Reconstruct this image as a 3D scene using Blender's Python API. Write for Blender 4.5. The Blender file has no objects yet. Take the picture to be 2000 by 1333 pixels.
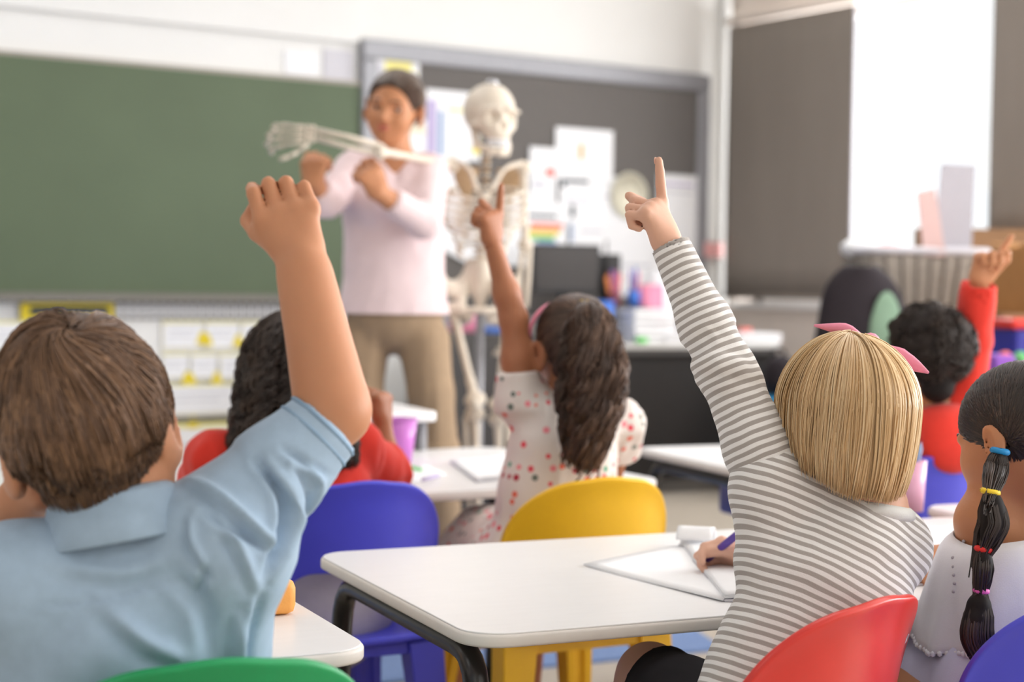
import bpy, math, random
import numpy as np
from mathutils import Vector, Matrix

C = bpy.context.scene
COL = C.collection
random.seed(7)
RNG = np.random.default_rng(7)

# ------------------------------------------------------------------ camera
YAW = math.radians(34.0)            # the room is turned against the view
PITCH = math.radians(2.0)
ROLL = math.radians(0.75)
FPX = 3220.0                        # focal length in pixels of the 2000 px frame
CAMZ = 1.05
Rg = np.array([math.cos(YAW), -math.sin(YAW), 0.0])     # ground right
Fg = np.array([math.sin(YAW), math.cos(YAW), 0.0])      # ground forward
Ug = np.array([0.0, 0.0, 1.0])
Fc = Fg*math.cos(PITCH) - Ug*math.sin(PITCH)
Up0 = Ug*math.cos(PITCH) + Fg*math.sin(PITCH)
Rc = Rg*math.cos(ROLL) + Up0*math.sin(ROLL)
Uc = Up0*math.cos(ROLL) - Rg*math.sin(ROLL)
CAM = np.array([0.0, 0.0, CAMZ])
cam_d = bpy.data.cameras.new('camera')
cam = bpy.data.objects.new('camera', cam_d)
COL.objects.link(cam)
cam_d.sensor_width = 36.0
cam_d.lens = 36.0*FPX/2000.0
cam_d.clip_start = 0.05
m = Matrix.Identity(4)
for i in range(3):
    m[i][0], m[i][1], m[i][2], m[i][3] = Rc[i], Uc[i], -Fc[i], CAM[i]
cam.matrix_world = m
cam_d.dof.use_dof = True
cam_d.dof.focus_distance = 2.08
cam_d.dof.aperture_fstop = 3.3
C.camera = cam

# ------------------------------------------------------------------ light
C.view_settings.view_transform = 'Standard'
C.view_settings.look = 'None'
C.view_settings.exposure = -0.55
C.view_settings.gamma = 1.0
C.view_settings.use_curve_mapping = False
w = bpy.data.worlds.new('overcast_sky')
C.world = w
w.use_nodes = True
bg = w.node_tree.nodes['Background']
bg.inputs[0].default_value = (0.93, 0.97, 1.0, 1)
bg.inputs[1].default_value = WORLD_STRENGTH = 2.0

def area(name, loc, rot, sx, sy, power, col=(1, 1, 1)):
    l = bpy.data.lights.new(name, 'AREA')
    l.shape = 'RECTANGLE'; l.size = sx; l.size_y = sy; l.energy = power; l.color = col
    o = bpy.data.objects.new(name, l)
    COL.objects.link(o); o.location = loc; o.rotation_euler = rot
    return o
# daylight through the two window bands of the right wall
area('daylight', (6.62, 5.4, 1.75), (0, math.radians(90), 0), 1.55, 3.0, 190, (.985, .99, 1))
area('daylight', (6.62, 0.4, 1.75), (0, math.radians(90), 0), 1.55, 5.4, 600, (.985, .99, 1))

try:
    C.cycles.max_bounces = 6
    C.cycles.diffuse_bounces = 4
    C.cycles.glossy_bounces = 3
    C.cycles.transmission_bounces = 4
    C.cycles.transparent_max_bounces = 8
    C.cycles.caustics_reflective = False
    C.cycles.caustics_refractive = False
    C.cycles.sample_clamp_indirect = 6
except Exception:
    pass

# ------------------------------------------------------------------ helpers
def A(*v): return np.array(v, float)
def nrm(v):
    v = np.asarray(v, float); return v/(np.linalg.norm(v)+1e-12)
def ray(px, py): return Fc + Rc*((px-1000.0)/FPX) + Uc*((666.5-py)/FPX)
def W(px, py, d): return CAM + ray(px, py)*d                 # point at depth d
def CG(x, y, z): return Rg*x + Fg*y + Ug*z                   # camera-ground axes to room axes
def G(px, py, h):                                            # on a level plane
    r = ray(px, py); return CAM + r*((h-CAMZ)/r[2])
FRONT_Y = 7.2
RIGHT_X = 6.35
def FW(px, py, off=0.0):
    r = ray(px, py); return CAM + r*((FRONT_Y-off)/r[1])
def RW(px, py, off=0.0):
    r = ray(px, py); return CAM + r*((RIGHT_X-off)/r[0])
def lin(c):
    c = c/255.0
    return c/12.92 if c <= .04045 else ((c+.055)/1.055)**2.4
def rgb(r, g, b): return (lin(r), lin(g), lin(b), 1.0)

MATS = {}
def mat(name, col=(200, 200, 200), rough=.5, spec=.5, metal=0.0, sss=0.0, noise=0.0, nscale=40.0, bump=0.0,
        bscale=300.0, sheen=0.0, coat=0.0, trans=0.0, emit=0.0, attr=None, cols=None, stretch=None):
    """principled material with procedural mottling and bump; attr = name of a float attribute run through a ramp"""
    if name in MATS: return MATS[name]
    m = bpy.data.materials.new(name); m.use_nodes = True
    nt = m.node_tree; nd = nt.nodes; ln = nt.links
    b = nd['Principled BSDF']
    base = rgb(*col)
    b.inputs['Base Color'].default_value = base
    b.inputs['Roughness'].default_value = rough
    b.inputs['Specular IOR Level'].default_value = spec
    b.inputs['Metallic'].default_value = metal
    if sss:
        b.inputs['Subsurface Weight'].default_value = sss
        b.inputs['Subsurface Radius'].default_value = (1.0, .35, .2)
        b.inputs['Subsurface Scale'].default_value = .012
    if sheen:
        b.inputs['Sheen Weight'].default_value = sheen
        b.inputs['Sheen Roughness'].default_value = .5
    if coat: b.inputs['Coat Weight'].default_value = coat
    if trans: b.inputs['Transmission Weight'].default_value = trans
    if emit:
        b.inputs['Emission Color'].default_value = base
        b.inputs['Emission Strength'].default_value = emit
    src = None
    tc = nd.new('ShaderNodeTexCoord')
    vec = tc.outputs['Object']
    if stretch:
        mp = nd.new('ShaderNodeMapping'); mp.inputs['Scale'].default_value = stretch
        ln.new(vec, mp.inputs['Vector']); vec = mp.outputs['Vector']
    if attr:
        at = nd.new('ShaderNodeAttribute'); at.attribute_name = attr
        rp = nd.new('ShaderNodeValToRGB')
        el = rp.color_ramp.elements
        n = len(cols)
        while len(el) < n: el.new(.5)
        for i, (p, c) in enumerate(cols):
            el[i].position = p; el[i].color = rgb(*c)
        ln.new(at.outputs['Fac'], rp.inputs['Fac'])
        src = rp.outputs['Color']
    if noise:
        nz = nd.new('ShaderNodeTexNoise'); nz.inputs['Scale'].default_value = nscale; nz.inputs['Detail'].default_value = 4
        ln.new(vec, nz.inputs['Vector'])
        mr = nd.new('ShaderNodeMapRange')
        mr.inputs['From Min'].default_value = .3; mr.inputs['From Max'].default_value = .7
        mr.inputs['To Min'].default_value = 1-noise; mr.inputs['To Max'].default_value = 1+noise
        ln.new(nz.outputs['Fac'], mr.inputs['Value'])
        mx = nd.new('ShaderNodeMix'); mx.data_type = 'RGBA'; mx.blend_type = 'MULTIPLY'
        mx.inputs['Factor'].default_value = 1.0
        if src: ln.new(src, mx.inputs['A'])
        else: mx.inputs['A'].default_value = base
        cb = nd.new('ShaderNodeCombineColor')
        for k in ('Red', 'Green', 'Blue'): ln.new(mr.outputs['Result'], cb.inputs[k])
        ln.new(cb.outputs['Color'], mx.inputs['B'])
        src = mx.outputs['Result']
    if src: ln.new(src, b.inputs['Base Color'])
    if bump:
        n2 = nd.new('ShaderNodeTexNoise'); n2.inputs['Scale'].default_value = bscale; n2.inputs['Detail'].default_value = 3
        ln.new(vec, n2.inputs['Vector'])
        bp = nd.new('ShaderNodeBump'); bp.inputs['Strength'].default_value = bump; bp.inputs['Distance'].default_value = .002
        ln.new(n2.outputs['Fac'], bp.inputs['Height'])
        ln.new(bp.outputs['Normal'], b.inputs['Normal'])
    MATS[name] = m
    return m

def tag(o, label=None, cat=None, group=None, kind=None):
    if label: o['label'] = label
    if cat: o['category'] = cat
    if group: o['group'] = group
    if kind: o['kind'] = kind
    return o
def empty(name, loc, rz=0.0, label=None, cat=None, group=None):
    o = bpy.data.objects.new(name, None); COL.objects.link(o)
    o.location = tuple(loc); o.rotation_euler = (0, 0, rz)
    return tag(o, label, cat, group)
def mesh(name, V, F, m, parent=None, smooth=True, world=True, bevel=0.0, attrs=None, label=None, subsurf=0, solid=0.0, loc=None):
    """one mesh object.  world=True: V is in room coordinates and is shifted into an unrotated parent's frame"""
    V = np.asarray(V, float)
    if parent is not None and world:
        p = parent; off = np.zeros(3)
        while p is not None:
            off = off + np.array(p.location); p = p.parent
        V = V-off
    me = bpy.data.meshes.new(name)
    if loc is None and parent is None and world:
        loc = (V.min(0)+V.max(0))/2; loc[2] = V[:, 2].min()
        V = V-loc
    if isinstance(F, np.ndarray) and F.ndim == 2:
        n, k = F.shape
        me.vertices.add(len(V)); me.vertices.foreach_set('co', V.astype(np.float32).ravel())
        me.loops.add(n*k); me.loops.foreach_set('vertex_index', F.astype(np.int32).ravel())
        me.polygons.add(n); me.polygons.foreach_set('loop_start', np.arange(0, n*k, k, dtype=np.int32))
        me.polygons.foreach_set('loop_total', np.full(n, k, dtype=np.int32))
        me.update(calc_edges=True)
    else:
        me.from_pydata([tuple(v) for v in V], [], [tuple(int(i) for i in f) for f in F]); me.update()
    if smooth: me.polygons.foreach_set('use_smooth', np.ones(len(me.polygons), dtype=bool))
    if attrs:
        for k, a in attrs.items():
            at = me.attributes.new(k, 'FLOAT', 'POINT'); at.data.foreach_set('value', np.asarray(a, np.float32))
    if isinstance(m, (list, tuple)):
        for q in m: me.materials.append(q)
    elif m: me.materials.append(m)
    o = bpy.data.objects.new(name, me); COL.objects.link(o)
    if parent is not None: o.parent = parent
    if loc is not None: o.location = tuple(loc)
    if solid:
        md = o.modifiers.new('solid', 'SOLIDIFY'); md.thickness = solid; md.offset = 0
    if bevel:
        md = o.modifiers.new('bevel', 'BEVEL'); md.width = bevel; md.segments = 2; md.limit_method = 'ANGLE'
        md.angle_limit = math.radians(50); md.harden_normals = False
    if subsurf:
        md = o.modifiers.new('sub', 'SUBSURF'); md.levels = subsurf; md.render_levels = subsurf
    if label: o['label'] = label
    return o
def copy_tree(o, parent=None):
    c = o.copy(); COL.objects.link(c)
    if parent is not None: c.parent = parent
    for ch in list(o.children): copy_tree(ch, c)
    return c

class MB:
    """collects simple shapes into one mesh"""
    def __init__(s): s.V = []; s.F = []
    def add(s, V, F):
        n = len(s.V); s.V += [tuple(map(float, v)) for v in V]; s.F += [tuple(i+n for i in f) for f in F]; return s
    def box(s, c, d, R=None):
        c = np.asarray(c, float); d = np.asarray(d, float)/2
        V = np.array([[x, y, z] for x in (-1, 1) for y in (-1, 1) for z in (-1, 1)])*d
        if R is not None: V = V@np.asarray(R).T
        F = [(0, 1, 3, 2), (4, 6, 7, 5), (0, 4, 5, 1), (2, 3, 7, 6), (0, 2, 6, 4), (1, 5, 7, 3)]
        return s.add(V+c, F)
    def tube(s, P, r, n=8, cap=True):
        P = [np.asarray(p, float) for p in P]; N = len(P)
        rr = [r]*N if np.isscalar(r) else list(r)
        T = [nrm(P[min(i+1, N-1)]-P[max(i-1, 0)]) for i in range(N)]
        up = A(0, 0, 1) if abs(T[0][2]) < .9 else A(1, 0, 0)
        V = []; u = nrm(np.cross(T[0], up))
        for i in range(N):
            u = nrm(u-T[i]*np.dot(u, T[i])); v = np.cross(T[i], u)
            for k in range(n):
                a = 2*math.pi*k/n; V.append(P[i]+(u*math.cos(a)+v*math.sin(a))*rr[i])
        F = [(i*n+k, i*n+(k+1) % n, (i+1)*n+(k+1) % n, (i+1)*n+k) for i in range(N-1) for k in range(n)]
        if cap: F += [tuple(range(n-1, -1, -1)), tuple((N-1)*n+k for k in range(n))]
        return s.add(V, F)
    def lathe(s, prof, n=20, c=(0, 0, 0), cap=True):
        c = np.asarray(c, float); V = []
        for (r, z) in prof:
            for k in range(n):
                a = 2*math.pi*k/n; V.append(c+A(r*math.cos(a), r*math.sin(a), z))
        N = len(prof)
        F = [(i*n+k, i*n+(k+1) % n, (i+1)*n+(k+1) % n, (i+1)*n+k) for i in range(N-1) for k in range(n)]
        if cap: F += [tuple(range(n-1, -1, -1)), tuple((N-1)*n+k for k in range(n))]
        return s.add(V, F)
    def prism(s, poly, z0, z1):
        n = len(poly)
        V = [(x, y, z0) for x, y in poly]+[(x, y, z1) for x, y in poly]
        F = [tuple(range(n-1, -1, -1)), tuple(range(n, 2*n))]+[(i, (i+1) % n, n+(i+1) % n, n+i) for i in range(n)]
        return s.add(V, F)
    def ball(s, c, r, n=12, R=None):
        r = np.array([r]*3) if np.isscalar(r) else np.asarray(r, float)
        V = []; m_ = n//2
        for i in range(m_+1):
            t = math.pi*i/m_
            for k in range(n):
                a = 2*math.pi*k/n; V.append(A(math.sin(t)*math.cos(a), math.sin(t)*math.sin(a), math.cos(t))*r)
        V = np.array(V)
        if R is not None: V = V@np.asarray(R).T
        F = [(i*n+k, (i+1)*n+k, (i+1)*n+(k+1) % n, i*n+(k+1) % n) for i in range(m_) for k in range(n)]
        return s.add(V+np.asarray(c, float), F)
    def build(s, name, m, parent=None, **k):
        return mesh(name, s.V, s.F, m, parent, **k)
def rounded(wd, dp, r, n=6, cx=0, cy=0):
    P = []
    for (sx, sy, a0) in ((1, 1, 0), (-1, 1, 90), (-1, -1, 180), (1, -1, 270)):
        for k in range(n+1):
            a = math.radians(a0+90*k/n)
            P.append((cx+sx*(wd/2-r)+r*math.cos(a), cy+sy*(dp/2-r)+r*math.sin(a)))
    return P
def bend(P, r, n=5):
    """round the corners of a polyline"""
    P = [np.asarray(p, float) for p in P]; out = [P[0]]
    for i in range(1, len(P)-1):
        a, b = nrm(P[i-1]-P[i]), nrm(P[i+1]-P[i])
        p0, p2 = P[i]+a*r, P[i]+b*r
        for k in range(n+1):
            t = k/n; out.append(p0*(1-t)**2+P[i]*2*t*(1-t)+p2*t*t)
    return out+[P[-1]]
def spline(P, n):
    """Catmull-Rom through P, n samples"""
    P = np.asarray(P, float); N = len(P)
    Q = np.vstack([2*P[0]-P[1], P, 2*P[-1]-P[-2]])
    t = np.linspace(0, N-1, n); i = np.minimum(t.astype(int), N-2); f = (t-i)[:, None]
    a, b, c, d = Q[i], Q[i+1], Q[i+2], Q[i+3]
    return .5*((2*b)+(c-a)*f+(2*a-5*b+4*c-d)*f*f+(3*b-a-3*c+d)*f**3)
# ------------------------------------------------------------------ materials
mat('wall_paint', (240, 239, 236), .8, .2, noise=.015, nscale=3, bump=.05, bscale=160)
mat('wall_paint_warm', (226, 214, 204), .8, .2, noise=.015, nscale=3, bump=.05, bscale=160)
mat('ceiling_paint', (244, 243, 240), .9, .1, noise=.01, nscale=4)
mat('vinyl_floor', (196, 184, 168), .42, .4, noise=.06, nscale=26, bump=.04, bscale=200)
mat('rug_blue', (112, 140, 190), .95, .1, noise=.16, nscale=180, bump=.5, bscale=420, sheen=.2)
mat('chalk_green', (90, 104, 78), .55, .35, noise=.05, nscale=2.2)
mat('alu_grey', (156, 156, 161), .45, .5, metal=.25, noise=.03, nscale=30)
mat('tray_grey', (122, 118, 110), .5, .4, noise=.03, nscale=30)
mat('felt_dark', (112, 108, 105), .95, .1, noise=.1, nscale=120, bump=.3, bscale=500)
mat('paper', (246, 246, 248), .75, .2, noise=.012, nscale=25)
mat('paper_cream', (240, 234, 212), .75, .2, noise=.02, nscale=25)
mat('paper_grey', (212, 210, 216), .75, .2, noise=.02, nscale=25)
mat('paper_pink', (238, 178, 176), .75, .2, noise=.02, nscale=25)
mat('card_grey', (184, 182, 190), .75, .2, noise=.02, nscale=25)
mat('folder_pink', (222, 190, 186), .75, .2, noise=.02, nscale=25)
mat('print_yellow', (240, 216, 60), .7, .2, noise=.03, nscale=25)
mat('print_paleyellow', (243, 233, 150), .7, .2, noise=.03, nscale=25)
mat('print_blue', (150, 172, 206), .7, .2, noise=.03, nscale=25)
mat('print_green', (110, 190, 120), .7, .2, noise=.03, nscale=25)
mat('print_red', (235, 120, 110), .7, .2, noise=.03, nscale=25)
mat('print_orange', (242, 180, 110), .7, .2, noise=.03, nscale=25)
mat('print_dark', (70, 78, 86), .7, .2, noise=.05, nscale=25)
mat('print_lilac', (190, 176, 214), .7, .2, noise=.03, nscale=25)
mat('print_line', (206, 205, 214), .7, .2, noise=.03, nscale=25)
mat('blind_fabric', (138, 129, 121), .9, .1, noise=.035, nscale=9, bump=.15, bscale=600, stretch=(1, 1, .15))
mat('blind_metal', (196, 194, 196), .4, .5, metal=.4, noise=.02)
mat('window_white', (240, 240, 240), .35, .5, noise=.01)
mat('table_white', (243, 242, 242), .32, .45, noise=.012, nscale=14, stretch=(1, 6, 1))
mat('table_edge', (236, 231, 225), .45, .4, noise=.02, nscale=20)
mat('metal_black', (30, 28, 28), .3, .5, noise=.08, nscale=60)
mat('metal_chrome', (190, 190, 194), .25, .5, metal=.9, noise=.03)
mat('rubber_black', (24, 23, 24), .8, .3, noise=.08)
mat('plastic_blue', (74, 76, 212), .36, .5, noise=.025, nscale=16, bump=.06, bscale=900)
mat('plastic_darkblue', (44, 44, 150), .4, .5, noise=.025, nscale=16)
mat('plastic_yellow', (246, 192, 34), .4, .5, noise=.025, nscale=16, bump=.06, bscale=900)
mat('plastic_red', (216, 52, 44), .3, .55, noise=.03, nscale=16, bump=.05, bscale=900)
mat('plastic_green', (26, 158, 94), .36, .5, noise=.025, nscale=16, bump=.05, bscale=900)
mat('plastic_black', (38, 36, 37), .45, .45, noise=.05, nscale=40)
mat('screen_black', (52, 47, 45), .35, .5, noise=.04, nscale=10)
mat('desk_black', (38, 35, 34), .55, .35, noise=.06, nscale=20)
mat('desk_top', (214, 212, 208), .4, .4, noise=.02, nscale=20)
mat('cabinet_grey', (84, 81, 79), .6, .35, noise=.04, nscale=20)
mat('cardboard', (172, 124, 76), .85, .2, noise=.06, nscale=18, bump=.1, bscale=90)
mat('wood_brown', (150, 112, 78), .6, .35, noise=.1, nscale=8, stretch=(1, 8, 1))
mat('wicker_grey', (176, 168, 158), .7, .3, noise=.1, nscale=60)
mat('wicker_dark', (128, 120, 112), .7, .3, noise=.1, nscale=60)
mat('pad_green', (126, 152, 130), .9, .15, noise=.05, nscale=60, bump=.2, bscale=500)
mat('cloth_black', (40, 34, 38), .9, .2, noise=.08, nscale=60, bump=.25, bscale=400, sheen=.1)
mat('purple_plastic', (222, 132, 224), .3, .5, noise=.02, trans=.15)
mat('pink_plastic', (240, 178, 206), .3, .5, noise=.02, trans=.2)
mat('orange_case', (250, 176, 92), .55, .4, noise=.06, nscale=30, bump=.2, bscale=160)
mat('violet_pen', (92, 64, 160), .35, .5, noise=.04)
mat('black_tip', (30, 40, 40), .4, .5, noise=.05)
mat('plain_pink', (242, 150, 178), .6, .3, noise=.03)
mat('plain_blue', (70, 120, 210), .5, .4, noise=.03)
mat('plain_cyan', (40, 150, 205), .5, .4, noise=.03)
mat('plain_purple', (140, 86, 190), .5, .4, noise=.03)
mat('plain_orange', (238, 150, 90), .5, .4, noise=.03)
mat('plain_maroon', (120, 60, 74), .5, .4, noise=.03)
mat('plain_green', (110, 214, 110), .5, .4, noise=.03)
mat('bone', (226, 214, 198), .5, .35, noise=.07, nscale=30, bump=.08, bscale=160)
mat('bone_tan', (196, 166, 132), .6, .3, noise=.08, nscale=40)  # darker tan bone for every other vertebra and the shoulder blades
M = MATS

def glass_material():
    m = bpy.data.materials.new('window_glass'); m.use_nodes = True
    nt = m.node_tree; nt.nodes.clear()
    o = nt.nodes.new('ShaderNodeOutputMaterial'); mix = nt.nodes.new('ShaderNodeMixShader')
    t = nt.nodes.new('ShaderNodeBsdfTransparent'); g = nt.nodes.new('ShaderNodeBsdfGlossy')
    g.inputs['Roughness'].default_value = .02
    mix.inputs[0].default_value = .05
    nt.links.new(t.outputs[0], mix.inputs[1]); nt.links.new(g.outputs[0], mix.inputs[2])
    nt.links.new(mix.outputs[0], o.inputs[0])
    MATS['glass'] = m
glass_material()

# ------------------------------------------------------------------ room
X0, Y0, CEIL = -3.6, -3.2, 3.05
def struct(name, mb, m, parent=None, **k):
    o = mb.build(name, m, parent, smooth=False, **k)
    if parent is None: o['kind'] = 'structure'
    return o
def boxb(x0, x1, y0, y1, z0, z1): return MB().box(((x0+x1)/2, (y0+y1)/2, (z0+z1)/2), (x1-x0, y1-y0, z1-z0))
struct('floor', boxb(X0-.2, RIGHT_X+.25, Y0, FRONT_Y+.2, -.1, 0), M['vinyl_floor'])
struct('ceiling', boxb(X0-.2, RIGHT_X+.25, Y0, FRONT_Y+.2, CEIL, CEIL+.1), M['ceiling_paint'])
struct('wall_front', boxb(X0-.2, RIGHT_X+.25, FRONT_Y, FRONT_Y+.2, 0, CEIL), M['wall_paint'])
struct('wall_back', boxb(X0-.2, RIGHT_X+.25, Y0-.2, Y0, 0, CEIL), M['wall_paint'])
struct('wall_left', boxb(X0-.2, X0, Y0, FRONT_Y, 0, CEIL), M['wall_paint'])
SILL, HEAD = .96, 2.56
wr = MB()
WIN = [(3.55, 7.12), (-2.7, 3.25)]
def wr_box(y0, y1, z0, z1): wr.box((RIGHT_X+.125, (y0+y1)/2, (z0+z1)/2), (.25, y1-y0, z1-z0))
wr_box(Y0, FRONT_Y, 0, SILL); wr_box(Y0, FRONT_Y, HEAD, CEIL)
wr_box(7.12, FRONT_Y, SILL, HEAD); wr_box(3.25, 3.55, SILL, HEAD); wr_box(Y0, -2.7, SILL, HEAD)
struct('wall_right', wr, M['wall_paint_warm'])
for i, (a, b) in enumerate(WIN):
    root = empty('window_%d' % (i+1), (RIGHT_X+.18, (a+b)/2, SILL)); root['kind'] = 'structure'
    for (y0, y1, z0, z1) in ((a, b, SILL, SILL+.05), (a, b, HEAD-.05, HEAD), (a, a+.05, SILL, HEAD), (b-.05, b, SILL, HEAD)):
        boxb(RIGHT_X+.15, RIGHT_X+.21, y0, y1, z0, z1).build('window_frame', M['window_white'], root, smooth=False)
    n = 2 if i == 0 else 6
    for k in range(1, n):
        y = a+(b-a)*k/n
        boxb(RIGHT_X+.155, RIGHT_X+.205, y-.02, y+.02, SILL+.05, HEAD-.05).build('mullion', M['window_white'], root, smooth=False)
    for k in range(n):
        y0, y1 = a+(b-a)*k/n+.02, a+(b-a)*(k+1)/n-.02
        boxb(RIGHT_X+.178, RIGHT_X+.182, y0, y1, SILL+.05, HEAD-.05).build('pane', M['glass'], root, smooth=False)
    boxb(RIGHT_X-.03, RIGHT_X+.15, a-.03, b+.03, SILL-.03, SILL).build('window_sill', M['window_white'], root, smooth=False)
struct('baseboard_front', boxb(X0, RIGHT_X, FRONT_Y-.015, FRONT_Y, 0, .1), M['window_white'])
struct('baseboard_right', boxb(RIGHT_X-.015, RIGHT_X, Y0, FRONT_Y-.015, 0, .1), M['window_white'])
struct('trim_1', MB().tube([(6.27, FRONT_Y-.045, .1), (6.27, FRONT_Y-.045, CEIL)], .03, 12), M['wall_paint'])
# soffit strip over the chalkboard
pz = FW(300, 45)[2]
struct('trim_2', boxb(X0, FW(690, 100)[0], FRONT_Y-.05, FRONT_Y, pz, CEIL), M['wall_paint'])
# ceiling fill lights, unseen and added to brighten the room
for i, (x, y) in enumerate([(x, y) for x in (-1.2, 2.0, 4.6) for y in (-1.2, 2.0, 5.2)]):
    cl = empty('ceiling_fill', (x, y, CEIL), 0, 'added fill light in the %s, %s' % ({-1.2: 'rear row', 2.0: 'middle row', 5.2: 'row closest to the chalkboard'}[y], {-1.2: 'beside the blank wall', 2.0: 'in the centre of that row', 4.6: 'beside the windows'}[x]), 'fill light', 'added fill lights')
    boxb(x-.64, x+.64, y-.34, y+.34, CEIL-.03, CEIL-.001).build('housing', M['window_white'], cl, smooth=False)
    area('fill_lamp', (x, y, CEIL-.05), (0, 0, 0), 1.2, .6, {-1.2: 12, 2.0: 10, 5.2: 28}[y]*(.6 if x < 0 and y > 4 else 1), (.985, .99, 1)).parent = None

# rug
rg = G(1000, 1200, 0)
def cg_poly(pts, z0, z1):
    mb = MB(); mb.prism([tuple(CG(x, y, 0)[:2]) for x, y in pts], z0, z1); return mb
o = cg_poly([(.62, 4.72), (.10, 7.3), (-3.0, 6.0), (-2.2, 3.35)], 0, .008).build('rug', M['rug_blue'], smooth=False)
tag(o, 'blue rug on the beige floor under the middle table', 'rug')

# ------------------------------------------------------------------ chalkboard and pinboard
cbx0, cbx1 = -1.4, FW(698, 300)[0]
cb = empty('chalkboard', (0, FRONT_Y, .95), 0, 'large dark green chalkboard on the front wall', 'chalkboard')
boxb(cbx0, cbx1, FRONT_Y-.03, FRONT_Y-.002, .985, 2.012).build('board_surface', M['chalk_green'], cb, smooth=False)
boxb(cbx0, cbx1, FRONT_Y-.034, FRONT_Y-.002, 2.012, 2.03).build('frame', M['wicker_grey'], cb, smooth=False)
boxb(cbx0, cbx1, FRONT_Y-.10, FRONT_Y-.002, .945, .972).build('chalk_tray', M['tray_grey'], cb, smooth=False, bevel=.004)
boxb(cbx0, cbx1, FRONT_Y-.036, FRONT_Y-.002, .972, .985).build('frame', M['tray_grey'], cb, smooth=False)
# little paper signs along the wall strip right of the soffit
for k, (px0, px1, py0, py1, mm, lab) in enumerate([(556, 622, 100, 140, 'paper', 'pale strip sign with faint pink lettering above the chalkboard'),
                                                  (632, 690, 96, 152, 'paper_grey', 'pale grey sheet above the chalkboard by the pinboard corner')]):
    a, b = FW(px0, py1, .01), FW(px1, py0, .01)
    o = boxb(a[0], b[0], FRONT_Y-.008, FRONT_Y-.002, a[2]-.01, b[2]-.01).build('paper_sign', M[mm], smooth=False)
    tag(o, lab, 'sign')

pbx0, pbx1 = FW(699, 120)[0], FW(1377, 170)[0]
pbz0, pbz1 = .78, 2.243
pb = empty('pinboard', ((pbx0+pbx1)/2, FRONT_Y, pbz0), 0, 'dark grey felt pinboard in a silver frame behind the skeleton', 'pinboard')
boxb(pbx0+.04, pbx1-.04, FRONT_Y-.035, FRONT_Y-.002, pbz0+.04, pbz1-.04).build('felt', M['felt_dark'], pb, smooth=False)
fw_ = .098
for (x0, x1, z0, z1) in ((pbx0, pbx1, pbz1-fw_, pbz1), (pbx0, pbx1, pbz0, pbz0+fw_), (pbx0, pbx0+.085, pbz0+fw_, pbz1-fw_), (pbx1-.085, pbx1, pbz0+fw_, pbz1-fw_)):
    boxb(x0, x1, FRONT_Y-.055, FRONT_Y-.002, z0, z1).build('frame', M['alu_grey'], pb, smooth=False, bevel=.012)

PAPER_N = [0]
def pinned(px0, px1, py0, py1, label, m='paper', rot=0.0, prints=(), name='paper_sheet', cat='paper', group='sheets on the pinboard', wallf=FW, off0=.036):
    """a sheet fixed flat to the front wall; prints = (u0,u1,v0,v1,mat) in sheet fractions, v from the top"""
    PAPER_N[0] += 1
    off = off0+.0022*(PAPER_N[0] % 9+1)
    a, b = wallf(px0, (py0+py1)/2, off), wallf(px1, (py0+py1)/2, off)
    cx = (px0+px1)/2
    t, bt = wallf(cx, py0, off)[2], wallf(cx, py1, off)[2]
    x0, x1 = a[0], b[0]
    c = A((x0+x1)/2, FRONT_Y-off, (t+bt)/2)
    root = empty(name, c, 0, label, cat, group)
    root.rotation_euler = (0, rot, 0)
    wd, h = x1-x0, t-bt
    MB().box((0, 0, 0), (wd, .0016, h)).build('sheet', M[m], root, world=False, smooth=False)
    for (u0, u1, v0, v1, pm) in prints:
        MB().box(((u0+u1)/2*wd-wd/2, -.0012, h/2-(v0+v1)/2*h), ((u1-u0)*wd, .0012, (v1-v0)*h)).build('print', M[pm], root, world=False, smooth=False)
    return root
pinned(722, 818, 112, 262, 'picture sheet pinned in the top left corner behind the teacher', prints=[(.3, .85, .05, .25, 'print_paleyellow'), (.5, .95, .18, .34, 'print_yellow'), (.05, .28, .1, .5, 'paper_grey'), (.35, .6, .3, .42, 'print_green'), (.1, .4, .35, .5, 'paper_pink')])
pinned(786, 852, 234, 308, 'small white and cream sheet beside the neck of the teacher', 'paper', prints=[(.1, .9, .1, .4, 'paper_cream')])
pinned(832, 938, 178, 312, 'white timetable sheet with a blue stripe left of the skull', 'paper', prints=[(.02, .18, .15, .95, 'print_lilac'), (.22, .32, .3, .95, 'print_blue'), (.4, .8, .25, .3, 'print_paleyellow'), (.82, .97, .25, .42, 'print_yellow'), (.86, .98, .65, .9, 'print_yellow')])
pinned(1085, 1197, 252, 352, 'large white sheet at the top of the pinned cluster', 'paper', prints=[(.40, .48, .3, .6, 'print_orange'), (.3, .7, .78, .82, 'print_line')])
pinned(1034, 1086, 288, 400, 'narrow white sheet left of the top sheet', 'paper', prints=[(.6, .95, .36, .5, 'print_red'), (.1, .6, .6, .7, 'print_line')])
pinned(1092, 1168, 338, 440, 'white sheet with a dark grey heading below the top sheet', 'paper', prints=[(.05, .75, .12, .2, 'print_dark'), (.05, .15, .2, .3, 'print_dark'), (.1, .8, .5, .56, 'print_line')])
pinned(1022, 1108, 396, 478, 'sheet with a rainbow painting above the monitor', 'paper', prints=[(.1, .75, .28, .36, 'print_dark'), (.15, .9, .48, .58, 'print_red'), (.12, .85, .6, .7, 'print_orange'), (.1, .8, .7, .8, 'print_paleyellow'), (.1, .7, .8, .9, 'print_green'), (.3, .75, .9, .98, 'print_blue')])
pinned(1112, 1182, 402, 520, 'white sheet with a dark blue edge mark right of the rainbow', 'paper', prints=[(.02, .14, .0, .2, 'print_dark'), (.02, .1, .3, .6, 'print_blue'), (.3, .9, .4, .44, 'print_line')])
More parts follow.
